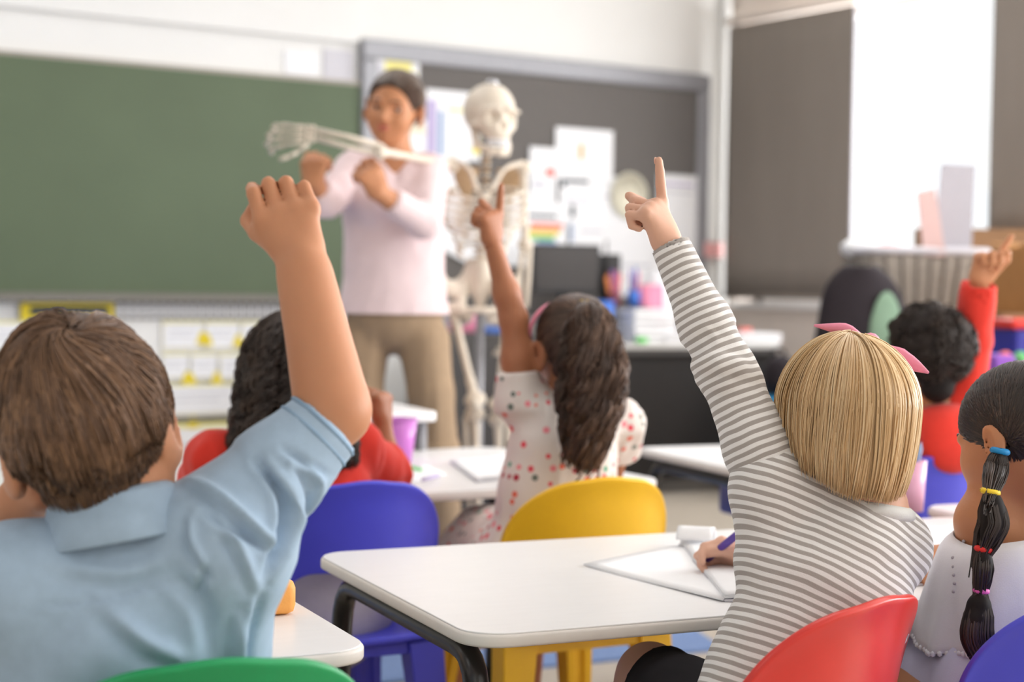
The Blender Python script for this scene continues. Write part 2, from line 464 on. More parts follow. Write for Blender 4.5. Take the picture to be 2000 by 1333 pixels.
pinned(1160, 1228, 345, 470, 'plain white sheet in the middle of the cluster', 'paper', prints=[(.2, .8, .3, .33, 'print_line')])
pinned(1186, 1290, 420, 580, 'tall white sheet low in the cluster behind the raised finger', 'paper', prints=[(.2, .8, .6, .63, 'print_line')])
pinned(1284, 1362, 342, 500, 'white ruled sheet near the right frame of the pinboard', 'paper', prints=[(.1, .9, .1, .13, 'print_lilac'), (.1, .9, .2, .22, 'print_line')])
pinned(1270, 1350, 480, 575, 'white sheet low at the right end of the pinboard', 'paper', prints=[(.1, .9, .2, .23, 'print_line')])
pinned(856, 912, 312, 470, 'white sheet behind the left ribs of the skeleton', 'paper', prints=[(.1, .9, .2, .23, 'print_line')])
pinned(975, 1030, 372, 520, 'white sheet behind the hanging arm of the skeleton', 'paper', prints=[(.1, .9, .2, .23, 'print_line')])
pinned(850, 950, 438, 505, 'tilted white sheet slipping down beside the waist of the teacher', 'paper', rot=math.radians(24), prints=[(.1, .9, .2, .25, 'print_line')])
# paper plate
c = FW(1228, 382, .05); pl = empty('paper_plate', c, 0, 'round cream paper plate craft pinned beside the raised finger', 'paper plate')
mb = MB(); mb.lathe([(.0, .004), (.075, .004), (.085, .0), (.125, -.012), (.126, -.010)], 28)
V = np.array(mb.V)[:, [0, 2, 1]]; MB().add(V, mb.F).build('plate', M['paper_cream'], pl, world=False)
MB().box((-.03, -.006, .02), (.03, .003, .03)).build('print', M['print_green'], pl, world=False, smooth=False)
MB().box((.03, -.006, .01), (.05, .003, .02)).build('print', M['paper_pink'], pl, world=False, smooth=False)
o = boxb(FW(1362, 488)[0], FW(1396, 488)[0], FRONT_Y-.068, FRONT_Y-.06, FW(1380, 503)[2], FW(1380, 474)[2]).build('paper_tag', M['paper_pink'], smooth=False)
tag(o, 'small pink paper tag over the right frame of the pinboard', 'tag')

# ------------------------------------------------------------------ charts under the chalkboard
def chart(px0, px1, py0, py1, label, m='paper', prints=(), name='wall_chart', off0=.004):
    return pinned(px0, px1, py0, py1, label, m, 0, prints, name, 'wall chart', 'charts under the chalkboard', off0=off0)
# number strip: a card per number
strip = empty('number_strip', FW(390, 606), 0, 'long strip of small white number cards under the chalk tray', 'number strip')
xa, xb = FW(225, 606)[0], FW(640, 606)[0]
z0, z1 = FW(390, 620)[2], FW(390, 594)[2]
boxb(xa, xb, FRONT_Y-.006, FRONT_Y-.002, z0-.01, z1+.01).build('backing', M['tray_grey'], strip, smooth=False)
n = 26; base = None
for k in range(n):
    x = xa+(xb-xa)*(k+.5)/n
    if base is None:
        base = boxb(x-.0135, x+.0135, FRONT_Y-.009, FRONT_Y-.006, z0, z1).build('number_card', M['paper'], strip, smooth=False)
        x_0 = x
    else:
        q = base.copy(); COL.objects.link(q); q.parent = strip; q.location = (x-x_0, 0, 0)
# yellow and black sign
chart(40, 222, 592, 626, 'yellow bordered black sign under the chalkboard left of the number strip', 'print_yellow', [(.1, .94, .22, .72, 'print_dark')], name='wall_sign', off0=.004)
tri = [(0, 0), (1, 0), (.5, .9)]
def triangle(root, c, s, m):
    mb = MB(); q = [(c[0]-s/2, c[1]-s*.4), (c[0]+s/2, c[1]-s*.4), (c[0]+s*.12, c[1]+s*.5), (c[0]-s*.12, c[1]+s*.5)]
    mb.prism(q, -.004, .0); V = np.array(mb.V); V = np.stack([V[:, 0], V[:, 2]-.001, V[:, 1]], 1)
    MB().add(V, [f[::-1] for f in mb.F]).build('marker', M[m], root, world=False, smooth=False)
for i, (x0, x1, y0, y1, lab, tr) in enumerate([
    (-40, 112, 628, 690, 'white chart with pale yellow heading left of the boy', [(.6, .2)]),
    (-40, 112, 694, 800, 'white chart with yellow foot line left of the boy', [(.5, .3)]),
    (316, 396, 628, 684, 'white chart with pale yellow rim in the upper row, right of the boy', [(.98, -.1)]),
    (400, 466, 628, 684, 'middle white chart of the upper row under the number strip', [(.06, -.15), (.98, -.2)]),
    (470, 560, 628, 684, 'white chart of the upper row half behind the curly hair', []),
    (316, 368, 690, 742, 'white chart in the lower row next to the ear of the boy', [(.95, -.45)]),
    (372, 424, 690, 742, 'small square white chart of the lower row between two yellow markers', [(.02, -.5), (.98, -.45)]),
    (428, 500, 690, 742, 'white chart of the lower row half behind the curly hair', []),
    (300, 470, 750, 812, 'wide plain white chart beneath the two rows', []),
    (300, 470, 826, 960, 'tall white chart with a single yellow marker at its top', [(.44, .5)])]):
    c = chart(x0, x1, y0, y1, lab, 'paper', [(0, 1, 0, .07, 'print_paleyellow'), (0, 1, .92, 1, 'paper_cream'), (0, .04, .07, .92, 'paper_cream'), (.15, .85, .3, .34, 'print_line'), (.15, .75, .5, .54, 'print_line')])
    sh = [q for q in c.children if q.name.startswith('sheet')][0]
    wd, h = sh.dimensions[0], sh.dimensions[2]
    vs = [v.co for v in sh.data.vertices]; wd = max(v.x for v in vs)*2; h = max(v.z for v in vs)*2
    for (u, v) in tr: triangle(c, ((u-.5)*wd, v*h), .062, 'print_yellow')
o = boxb(FW(200, 820)[0], FW(470, 820)[0], FRONT_Y-.03, FRONT_Y-.002, FW(390, 823)[2], FW(390, 815)[2]).build('display_rail', M['tray_grey'], smooth=False)
tag(o, 'thin grey display rail between the wide and tall wall charts', 'rail')

# ------------------------------------------------------------------ blinds
def blind(pa, pb_, z0, z1, label, chain_side):
    off = .10
    y0, y1 = sorted((RW(*pa, off)[1], RW(*pb_, off)[1]))
    x = RIGHT_X-off
    root = empty('roller_blind', (x, (y0+y1)/2, z0), 0, label, 'blind')
    n = 24
    V = []
    for i in range(n+1):
        y = y0+(y1-y0)*i/n
        for z in np.linspace(z0+.02, z1, 10):
            V.append((x+.004*math.sin(i*.9)*.4+.003*math.sin(z*3+i*.25), y, z))
    F = [(i*10+k, (i+1)*10+k, (i+1)*10+k+1, i*10+k+1) for i in range(n) for k in range(9)]
    mesh('fabric', V, F, M['blind_fabric'], root, solid=.004)
    MB().tube([(x, y0, z0+.015), (x, y1, z0+.015)], .012, 10).build('bottom_bar', M['blind_fabric'], root)
    MB().tube([(x, y0-.01, z1+.03), (x, y1+.01, z1+.03)], .022, 14).build('roller', M['wall_paint_warm'], root)
    if chain_side:
        yc = y1+.012 if chain_side > 0 else y0-.02
        mb = MB()
        for z in np.arange(z0+.25, z1, .028): mb.ball((x-.012, yc, z), .0085, 8)
        ch = mb.build('bead_chain', M['window_white'], root); ch['kind'] = 'stuff'
    else:
        boxb(x-.006, x+.006, y0-.014, y0-.001, z0, z1).build('edge_strip', M['paper_grey'], root, smooth=False)
zt = RW(1428, 52, .1)[2]; zb = RW(1500, 585, .1)[2]
blind((1419, 300), (1664, 300), zb, zt, 'grey brown roller blind drawn down over the window near the room corner', 0)
a = RW(1934, 280, .1)[1]
root2 = blind((1934, 280), (2330, 280), RW(1980, 470, .1)[2], zt, 'grey brown roller blind with bead chain at the right picture edge', 1)
# ------------------------------------------------------------------ furniture
TH = .62
def table(nl, ang, wd, dp, label, group='white school tables', tray=False):
    """nl: near left corner in camera-ground coordinates, ang: angle of the long side"""
    a = math.radians(ang)
    u = A(math.cos(a), math.sin(a)); v = A(-math.sin(a), math.cos(a))
    c = A(*nl)+u*wd/2+v*dp/2
    rz = a-YAW
    t = empty('school_table', CG(c[0], c[1], 0), rz, label, 'table', group)
    P = rounded(wd, dp, .055, 7)
    mb = MB(); mb.prism(P, TH-.019, TH-.002)
    mb.build('edge_band', M['table_edge'], t, world=False, bevel=.004)
    mb = MB(); mb.prism(rounded(wd-.006, dp-.006, .053, 7), TH-.0025, TH)
    mb.build('tabletop', M['table_white'], t, world=False, bevel=.0012, smooth=False)
    for s in (-1, 1):
        x = s*(wd/2-.034)
        pts = bend([(x+s*.012, -dp/2+.035, .012), (x, -dp/2+.060, TH-.037), (x, dp/2-.060, TH-.037), (x+s*.012, dp/2-.035, .012)], .07)
        f = MB().tube(pts, .0165, 10).build('leg_frame', M['metal_black'], t, world=False)
        for q in (pts[0], pts[-1]):
            MB().lathe([(.019, -.012), (.02, .02), (.0175, .03)], 10, q).build('foot_cap', M['rubber_black'], f, world=False)
    MB().tube([(-wd/2+.08, 0, TH-.045), (wd/2-.08, 0, TH-.045)], .013, 8).build('crossbar', M['metal_black'], t, world=False)
    if tray:
        MB().box((-wd/2+.5, -.02, TH-.115), (.62, .5, .1)).build('tray', M['plastic_darkblue'], t, world=False, bevel=.012)
    return t, u, v
T_MAIN = table((-.044, 1.992), 24.0, 1.28, .66, 'white table at which the striped child and the braided child sit')
T_BOY = table((-.153-1.3*math.cos(math.radians(25)), 1.918-1.3*math.sin(math.radians(25))), 25, 1.30, .66, 'white table in front of the denim shirt boy')
a = math.radians(29)
T_MID = table((.345-1.78*math.cos(a), 3.635-1.78*math.sin(a)), 29, 1.78, .80, 'white table in front of the dotted dress child and red shirt child')
a = math.radians(22)
T_RM = table((.325+.70*math.sin(a), 4.36-.70*math.cos(a)), 22, 1.2, .70, 'white table in front of the red hooded child, dark tray beneath', tray=True)
a = math.radians(24)
T_R2 = table((.807+.65*math.sin(a), 3.258-.65*math.cos(a)), 24, 1.3, .65, 'white table cut by the right edge, beyond the braided child')
# small white side table in front of the teacher
def small_table():
    c = G(655, 796, .72)
    t = empty('side_table', (c[0], c[1], 0), math.radians(-10), 'small white table with thin grey legs before the legs of the teacher', 'table')
    mb = MB(); mb.prism(rounded(.42, .42, .03), .695, .72); mb.build('tabletop', M['table_white'], t, world=False, bevel=.004)
    for sx in (-1, 1):
        for sy in (-1, 1):
            MB().tube([(sx*.18, sy*.18, 0), (sx*.175, sy*.175, .697)], .014, 8).build('leg', M['alu_grey'], t, world=False)
    MB().box((0, 0, .675), (.33, .33, .03)).build('apron', M['tray_grey'], t, world=False, smooth=False)
    return t
SIDE = small_table()

SEAT, BACK = .395, .69
def chair_curve(x):                              # shell curvature: the wings come forward
    return .062*(abs(x)/.175)**2.2
def make_chair(name, m, label):
    t = empty(name, (0, 0, 0), 0, label, 'chair', 'plastic school chairs')
    # backrest: an inverted U with a thick top, bent to a shell
    outer, inner = [], []
    hw = .178; N = 56
    z0 = .40
    def top_profile(s):                          # s 0..1 along the outer outline
        L1 = .19; R_ = .125
        side = BACK-R_-z0
        arc = math.pi/2*R_; flat = 2*(hw-R_)
        tot = 2*side+2*arc+flat; d = s*tot
        if d < side: return (-hw+.006*(1-d/side)*-1, z0+d)
        d -= side
        if d < arc:
            a_ = d/R_; return (-hw+R_-R_*math.cos(a_), BACK-R_+R_*math.sin(a_))
        d -= arc
        if d < flat: return (-hw+R_+d, BACK+.006*math.sin(math.pi*d/flat))
        d -= flat
        if d < arc:
            a_ = d/R_; return (hw-R_+R_*math.sin(a_), BACK-R_+R_*math.cos(a_))
        d -= arc
        return (hw, BACK-R_-d)
    hi = .128; zi = .528; ri = .05
    def in_profile(s):
        side = zi-ri-z0; arc = math.pi/2*ri; flat = 2*(hi-ri); tot = 2*side+2*arc+flat; d = s*tot
        if d < side: return (-hi, z0+d)
        d -= side
        if d < arc:
            a_ = d/ri; return (-hi+ri-ri*math.cos(a_), zi-ri+ri*math.sin(a_))
        d -= arc
        if d < flat: return (-hi+ri+d, zi)
        d -= flat
        if d < arc:
            a_ = d/ri; return (hi-ri+ri*math.sin(a_), zi-ri+ri*math.cos(a_))
        d -= arc
        return (hi, zi-ri-d)
    K = 7; V = []
    for i in range(N+1):
        a_, b_ = top_profile(i/N), in_profile(i/N)
        for k in range(K):
            f = k/(K-1); x = a_[0]*(1-f)+b_[0]*f; z = a_[1]*(1-f)+b_[1]*f
            y = -.185-.05*((z-z0)/(BACK-z0))**1.2+chair_curve(x)*(.55+.45*min(1, (z-z0)/.15))
            if k == 0: y -= .009                 # rolled rim
            V.append((x, y, z))
    F = [(i*K+k, i*K+k+1, (i+1)*K+k+1, (i+1)*K+k) for i in range(N) for k in range(K-1)]
    mesh('backrest', V, F, m, t, world=False, solid=.011, bevel=.003, subsurf=1)
    # seat: dished, with a rolled front
    V = []; nx, ny = 14, 14
    for j in range(ny+1):
        v = j/ny; y = -.195+.385*v
        hwx = .178-.012*(1-v)-.02*max(0, (v-.85)/.15)**2
        for i in range(nx+1):
            u = i/nx*2-1; x = u*hwx
            z = SEAT-.012*(1-u*u)*math.sin(math.pi*min(1, v*1.1))-.03*max(0, (v-.8)/.2)**2+.006*u*u
            V.append((x, y, z))
    F = [(j*(nx+1)+i, j*(nx+1)+i+1, (j+1)*(nx+1)+i+1, (j+1)*(nx+1)+i) for j in range(ny) for i in range(nx)]
    mesh('seat', V, F, m, t, world=False, solid=.012, bevel=.003)
    # apron
    mb = MB()
    for s in (-1, 1): mb.box((s*.158, 0, SEAT-.02), (.012, .33, .024))
    mb.box((0, .165, SEAT-.048), (.30, .012, .024)); mb.box((0, -.17, SEAT-.02), (.30, .012, .024))
    mb.build('apron', m, t, world=False, bevel=.003, smooth=False)
    for sx in (-1, 1):
        for sy in (-1, 1):
            # tapered channel leg, wide at the top
            V = []; 
            for k in range(7):
                f = k/6; z = (SEAT-.01)*(1-f)
                ww = .07-.03*f; dd = .055-.02*f
                cx = sx*(.145+.035*f); cy = sy*(.15+.035*f)-.005
                for (ax, ay) in ((-1, -1), (-.35, -1), (-.3, -.72), (.3, -.72), (.35, -1), (1, -1), (1, 1), (-1, 1)):
                    V.append((cx+ax*ww/2, cy+ay*sy*dd/2*(1 if sy > 0 else 1), z))
            n8 = 8
            F = [(k*n8+i, k*n8+(i+1) % n8, (k+1)*n8+(i+1) % n8, (k+1)*n8+i) for k in range(6) for i in range(n8)]
            F += [tuple(range(7, -1, -1)), tuple(6*n8+i for i in range(n8))]
            mesh('leg', V, F, m, t, world=False, bevel=.004, smooth=False)
    return t
def set_chair(t, top, ang):
    """put the chair so that the middle of its top rim is at point top; ang = facing, camera-ground degrees from straight ahead"""
    a = math.radians(ang); rz = a-YAW
    fw = A(math.cos(rz+math.pi/2), math.sin(rz+math.pi/2), 0)
    c = top+fw*.235; c[2] = 0
    t.location = (c[0], c[1], 0); t.rotation_euler = (0, 0, rz)
    return c
CH = {}
def chair(key, m, label, px, py, ang):
    t = make_chair('school_chair', M[m], label)
    CH[key] = (set_chair(t, G(px, py, BACK), ang), ang, t)
chair('F', 'plastic_blue', 'blue plastic chair with the curly haired red shirt child on it', 715, 946, 27)
chair('E', 'plastic_yellow', 'yellow plastic chair of the child in the dotted dress', 1185, 938, 27)
chair('B', 'plastic_red', 'red plastic chair of the child in the striped shirt', 1716, 1176, 46)
chair('A', 'plastic_green', 'green plastic chair of the boy in the denim shirt', 432, 1297, 22)
chair('D', 'plastic_blue', 'blue plastic chair of the child in the red hooded top', 1842, 893, 22)
chair('C', 'plastic_blue', 'blue plastic chair of the child with the banded ponytail', 2195, 1160, 24)

# ------------------------------------------------------------------ teacher's desk and what stands on it
DH = .76
da = math.radians(23.8)
du = A(math.cos(da), math.sin(da)); dv = A(-math.sin(da), math.cos(da))
p_r = G(1523, 671, DH); 
pr = A(p_r@Rg, p_r@Fg)
DL = 1.62; DD = .62
def desk_pt(u, v, z): q = pr-du*u+dv*v; return CG(q[0], q[1], z)     # u from the right end, v depth
dc = desk_pt(DL/2, DD/2, 0)
desk = empty('teacher_desk', dc, da-YAW, 'black desk with pale worktop and black front panel below the pinboard', 'desk')
MB().box((0, 0, DH-.0125), (DL, DD, .025)).build('worktop', M['desk_top'], desk, world=False, bevel=.003, smooth=False)
MB().box((0, -DD/2+.04, .40), (DL-.06, .02, .66)).build('front_panel', M['desk_black'], desk, world=False, smooth=False)
for s in (-1, 1): MB().box((s*(DL/2-.02), 0, .3675), (.03, DD-.04, .735)).build('side_panel', M['desk_black'], desk, world=False, smooth=False)
MB().box((0, -DD/2+.015, DH-.04), (DL-.02, .02, .03)).build('rail', M['cabinet_grey'], desk, world=False, smooth=False)

cab_c = W(955, 700, 7.35)
cab = empty('storage_cabinet', (cab_c[0], cab_c[1], 0), math.radians(-8), 'charcoal cabinet standing behind the legs of the skeleton', 'cabinet')
CABH = W(940, 652, 7.25)[2]
MB().box((0, 0, CABH/2), (.62, .42, CABH)).build('body', M['cabinet_grey'], cab, world=False, bevel=.004, smooth=False)
for s in (-1, 1):
    d = MB().box((s*.155, -.215, CABH/2), (.295, .018, CABH-.08)).build('door', M['cabinet_grey'], cab, world=False, bevel=.003, smooth=False)
    MB().tube([(s*.03, -.235, CABH*.6), (s*.03, -.235, CABH*.75)], .006, 8).build('handle', M['metal_chrome'], d, world=False)

def thing1(name, mb, m, label, cat, group=None, **k):
    return tag(mb.build(name, M[m], **k), label, cat, group)
def obox(c, d, rz):                              # box standing on c, turned
    R = np.array([[math.cos(rz), -math.sin(rz), 0], [math.sin(rz), math.cos(rz), 0], [0, 0, 1]])
    return MB().box(np.asarray(c, float)+A(0, 0, d[2]/2), d, R)
DR = da-YAW
# monitor
def on_desk(px, v):                              # point of the worktop under picture column px at depth v
    r = ray(px, 600); n = CG(dv[0], dv[1], 0); p0 = desk_pt(0, v, 0)
    t = ((p0-CAM)@n-0)/(r@n); q = CAM+r*t
    return A(q[0], q[1], DH)
mc = on_desk(1104, .40)
mon = empty('monitor', mc, DR-.08, 'black computer monitor on the desk, seen from its dark side', 'monitor')
dep = (mc-CAM)@Fc
mh = W(1104, 478, dep)[2]-DH; ml = W(1104, 574, dep)[2]-DH; mw = (1172-1035)/FPX*dep*1.02
MB().box((0, 0, (mh+ml)/2), (mw, .035, mh-ml)).build('housing', M['plastic_black'], mon, world=False, bevel=.006, smooth=False)
MB().box((0, -.019, (mh+ml)/2+.005), (mw-.03, .003, mh-ml-.04)).build('screen', M['screen_black'], mon, world=False, smooth=False)
MB().box((0, .03, ml*.5+.03), (.06, .03, ml+.06)).build('neck', M['plastic_black'], mon, world=False, smooth=False)
MB().prism(rounded(.24, .18, .04), 0, .014).build('stand_base', M['plastic_black'], mon, world=False, smooth=False)
# speaker behind
sc = on_desk(1190, .54); dep = (sc-CAM)@Fc
h = W(1192, 497, dep)[2]-DH
sp = empty('desk_speaker', sc, DR, 'small black speaker standing right of the monitor', 'speaker')
MB().box((0, 0, h/2), (.085, .09, h)).build('cabinet', M['plastic_black'], sp, world=False, bevel=.006, smooth=False)
V = np.array(MB().lathe([(.0, 0), (.03, 0), (.034, .006), (.03, .01)], 16).V); mb = MB().lathe([(.002, 0), (.03, 0), (.034, .006), (.03, .01)], 16)
MB().add(np.array(mb.V)[:, [0, 2, 1]]*A(1, -1, 1)+A(0, -.045, h*.7), mb.F).build('cone', M['cabinet_grey'], sp, world=False)
# desk organiser with cups on it
oc = on_desk(1214, .34); dep = (oc-CAM)@Fc
oh = W(1206, 600, dep)[2]-DH
org = empty('desk_organiser', oc, DR, 'low grey drawer organiser on the desk carrying the pen cups', 'organiser')
MB().box((0, 0, oh/2), (.25, .2, oh)).build('body', M['cabinet_grey'], org, world=False, bevel=.004, smooth=False)
for k in range(2):
    d = MB().box((0, -.101, oh*(.27+.46*k)), (.23, .008, oh*.4)).build('drawer', M['alu_grey'], org, world=False, smooth=False)
    MB().ball((0, -.109, oh*(.27+.46*k)), .007, 8).build('knob', M['plastic_black'], d, world=False)
def cup(px, top_py, r, m, label, z=None, v=.30, base=None, name='pen_cup', h=None):
    c = on_desk(px, v); z = DH if z is None else z
    dep = (c-CAM)@Fc; h = h or W(px, top_py, dep)[2]-z
    c = A(c[0], c[1], z)
    mb = MB().lathe([(r*.9, 0), (r, h), (r*.9, h), (r*.8, .006)], 16)
    o = mesh(name, np.array(mb.V)+c, mb.F, M[m]); tag(o, label, 'cup', 'pen cups on the desk')
    return c, h, dep
ZO = DH+oh
pc1, ch1, dp1 = cup(1199, 572, .036, 'plain_maroon', 'maroon pen cup full of coloured pens on the organiser', ZO, .34)
pc2, ch2, dp2 = cup(1237, 568, .034, 'plain_blue', 'deep blue pen cup on the right end of the organiser', ZO, .34)
k = 0
for (pc, chh, items) in ((pc1, ch1, [('plain_orange', -.022, .0, .10, 'orange pen leaning left in the maroon cup'), ('plain_purple', -.008, .01, .12, 'purple pen in the middle of the maroon cup'),
                                     ('plain_pink', .008, -.008, .115, 'pink pen upright in the maroon cup'), ('print_red', .022, .006, .10, 'red pen leaning right in the maroon cup'), ('plain_orange', -.03, -.01, .085, 'short orange pencil at the left rim of the maroon cup')]),
                         (pc2, ch2, [('plain_purple', -.012, 0, .11, 'violet pen in the blue cup'), ('plain_blue', .006, .006, .125, 'tall blue pen in the blue cup'), ('plain_pink', .018, -.006, .1, 'pink pen in the blue cup')])):
    for (mm, dx, dy, L, lab) in items:
        a_ = pc+Rg*dx*.5+Fg*dy+A(0, 0, .008); b_ = pc+Rg*dx*1.5+Fg*dy*1.4+A(0, 0, chh+L)
        mb = MB().tube([a_, a_*.1+b_*.9, b_], [.0075, .0075, .002], 8)
        tag(mesh('pen', mb.V, mb.F, M[mm]), lab, 'pen', 'pens in the desk cups')
c = on_desk(1178, .13); dep = (c-CAM)@Fc; hh = W(1184, 588, dep)[2]-DH
thing1('storage_tub', MB().lathe([(.045, 0), (.055, hh), (.05, hh), (.04, .01)], 18, c), 'plain_blue', 'bright blue tub on the desk below the pen cups', 'tub')
# pink folders and white stacks
c = on_desk(1272, .36); dep = (c-CAM)@Fc; hh = W(1272, 556, dep)[2]-DH
thing1('folder', obox(c, (.13, .03, hh), DR+.1), 'plain_pink', 'pink folder standing upright on the desk behind the paper stack', 'folder')
c = on_desk(1292, .42); hh = W(1292, 530, (c-CAM)@Fc)[2]-DH
thing1('folder', obox(c, (.16, .03, hh), DR-.1), 'paper', 'tall white folder standing behind the pink folder', 'folder')
def stack(px, v, wd, dp, top_py, label, n=5, m='paper', rz=0):
    c = on_desk(px, v); dep = (c-CAM)@Fc; h = W(px, top_py, dep)[2]-DH
    root = empty('paper_stack', c, DR+rz, label, 'paper stack', 'paper stacks on the desk')
    for k in range(n):
        MB().box((RNG.uniform(-.008, .008), RNG.uniform(-.008, .008), h*(k+.5)/n), (wd, dp, h/n*.86), 
                 Matrix.Rotation(RNG.uniform(-.05, .05), 3, 'Z')).build('sheaf', M[m], root, world=False, smooth=False)
stack(1262, .125, .22, .19, 603, 'tall white paper stack on the desk below the pen cups')
stack(1318, .14, .22, .24, 648, 'low white paper stack on the desk near the striped sleeve')
stack(1462, .16, .26, .24, 650, 'white paper stack at the right end of the desk', n=4)
c = on_desk(1253, .035); hh = W(1253, 640, (c-CAM)@Fc)[2]-DH
thing1('glue_stick', MB().tube([c+A(-.03, 0, .016), c+A(.03, 0, .016)], .016, 12), 'plain_green', 'bright green glue stick lying at the desk edge', 'glue stick')
c = on_desk(1455, .12); dep = (c-CAM)@Fc
thing1('eraser', obox(A(c[0], c[1], W(1462, 650, dep)[2]+.004), (.07, .04, .02), DR+.4), 'print_red', 'red eraser on the paper stack at the right end of the desk', 'eraser')
c = on_desk(1070, .15); 
thing1('bowl', MB().lathe([(.03, 0), (.06, .05), (.066, .075), (.06, .075), (.03, .012)], 18, c+A(0, 0, 0)), 'paper_cream', 'cream bowl on the desk left of the ponytail child', 'bowl')
# backpack and blue box at the right end of the desk
c = desk_pt(.12, -.20, 0)
bk = empty('backpack', c, DR, 'black backpack standing on a box at the right end of the desk', 'backpack')
c0 = c
bxh = W(1500, 806, (c-CAM)@Fc)[2]
dep = (c-CAM)@Fc
zb0, zb1 = W(1500, 776, dep)[2], W(1500, 692, dep)[2]
bl = empty('storage_box', c, DR, 'bright blue storage box on the floor under the backpack', 'box')
MB().box((0, 0, zb0/2-.02), (.26, .22, zb0-.04)).build('body', M['plain_cyan'], bl, world=False, bevel=.01, smooth=False)
MB().box((0, 0, zb0-.02), (.28, .24, .04)).build('lid', M['plain_cyan'], bl, world=False, bevel=.008, smooth=False)
bk.location = (c[0], c[1], zb0)
MB().ball((0, 0, (zb1-zb0)*.5), (.10, .075, (zb1-zb0)*.5), 16).build('body', M['cloth_black'], bk, world=False)
MB().ball((0, -.05, (zb1-zb0)*.35), (.075, .05, (zb1-zb0)*.28), 14).build('pocket', M['cloth_black'], bk, world=False)
MB().tube(bend([(-.03, .02, (zb1-zb0)*.96), (-.03, .02, (zb1-zb0)*1.12), (.03, .02, (zb1-zb0)*1.12), (.03, .02, (zb1-zb0)*.96)], .02), .008, 8).build('handle', M['cloth_black'], bk, world=False)
# things on the cabinet
def on_cab(px, dv_=0): 
    q = W(px, 640, 7.35+dv_); return A(q[0], q[1], CABH)
for (px, wpx, top, m, lab, nm, cat) in ((908, 44, 606, 'plain_pink', 'pink plastic box on the charcoal cabinet behind the pelvis', 'storage_box', 'box'),
                               (962, 52, 640, 'plain_blue', 'low blue book on the charcoal cabinet', 'book', 'book')):
    c = on_cab(px, .02 if nm == 'book' else .1); dep = (c-CAM)@Fc; h = max(.02, W(px, top, dep)[2]-CABH)
    thing1(nm, obox(c, (wpx/FPX*dep, .16, h), math.radians(-12)), m, lab, cat, bevel=.006)

# ------------------------------------------------------------------ right hand corner: office chair, wicker basket, boxes
c = W(1680, 620, 5.85)
oc_ = empty('office_chair', (c[0], c[1], 0), math.radians(-34+18), 'black office chair with a green oval back pad below the window', 'office chair')
ot = W(1690, 520, 5.85)[2]; ob = .55
V = []; N = 18; H = ot-ob
def back_half(f): return .235*(1-.45*f**1.6)*(1-max(0, (f-.8)/.2)**2.5*.62)
mb = MB(); V = []; K = 9
for i in range(N+1):
    f = i/N; z = ob+H*f; hw = back_half(f)
    for k in range(K):
        u = k/(K-1)*2-1; V.append((u*hw, -.02-.05*math.sin(f*3)+.05*u*u, z))
F = [(i*K+k, i*K+k+1, (i+1)*K+k+1, (i+1)*K+k) for i in range(N) for k in range(K-1)]
mesh('backrest', V, F, M['cloth_black'], oc_, world=False, solid=.04, subsurf=1)
mb = MB().ball((.055, -.085, ob+H*.45), (.075, .012, H*.40), 20); mb.build('back_pad', M['pad_green'], oc_, world=False)
MB().ball((0, .22, .48), (.25, .24, .05), 18).build('seat', M['cloth_black'], oc_, world=False)
MB().tube([(0, .2, .44), (0, .2, .1)], .03, 12).build('gas_column', M['plastic_black'], oc_, world=False)
MB().box((0, .02, .52), (.06, .1, .2)).build('back_bracket', M['plastic_black'], oc_, world=False, smooth=False)
for k in range(5):
    a_ = 2*math.pi*k/5
    l = MB().tube([(0, .2, .1), (.28*math.cos(a_), .2+.28*math.sin(a_), .07)], [.025, .018], 8).build('base_leg', M['plastic_black'], oc_, world=False)
    MB().ball((.28*math.cos(a_), .2+.28*math.sin(a_), .03), .03, 10).build('castor', M['rubber_black'], l, world=False)

# low shelf unit under the window carrying basket and boxes
sh_c = W(1832, 640, 6.72)
shr = math.radians(-34+10)
SHH = W(1800, 604, 6.4)[2]
shf = empty('low_shelf', (sh_c[0], sh_c[1], 0), shr, 'low pale shelf unit under the window behind the red hooded child', 'shelf')
for z in (.05, SHH*.5, SHH-.0125): MB().box((0, 0, z), (.84, .42, .025)).build('shelf_board', M['desk_top'], shf, world=False, smooth=False)
for s in (-1, 0, 1): MB().box((s*.4075, 0, SHH/2-.0125), (.025, .42, SHH-.03)).build('upright', M['desk_top'], shf, world=False, smooth=False)
MB().box((0, .2, SHH/2-.02), (.80, .012, SHH-.06)).build('back_panel', M['desk_top'], shf, world=False, smooth=False)
# wicker basket, woven
bc = W(1786, 600, 6.62); bc = A(bc[0], bc[1], SHH)
bh = W(1786, 490, 6.45)[2]-SHH; bw = (1925-1655)/FPX*6.45
bas = empty('wicker_basket', bc, shr, 'grey woven wicker basket with a pale rim on the shelf', 'basket')
mb = MB(); nst = 30; 
def bpt(s, f, out=0.0):                          # rounded rectangle at height f
    sx = bw/2*(.84+.16*f); sy = .15*(.84+.16*f)
    a_ = 2*math.pi*s; cx, sy_ = math.cos(a_), math.sin(a_)
    q = (abs(cx)**4+abs(sy_)**4)**-.25
    return A(cx*q*(sx+out), sy_*q*(sy+out), bh*f)
V = []; R_, S_ = 17, 120
for i in range(R_):
    for k in range(S_): V.append(bpt(k/S_, i/(R_-1), .006*math.sin(k*math.pi/2+math.pi*i)))
F = [(i*S_+k, i*S_+(k+1) % S_, (i+1)*S_+(k+1) % S_, (i+1)*S_+k) for i in range(R_-1) for k in range(S_)]
F.append(tuple(range(S_)))
mesh('weave', V, F, M['wicker_grey'], bas, world=False, solid=.008)
mb = MB()
for k in range(30): mb.tube([bpt((k+.5)/30, f, .007) for f in np.linspace(.02, .97, 6)], .006, 5)
o = mb.build('stakes', M['wicker_dark'], bas, world=False)
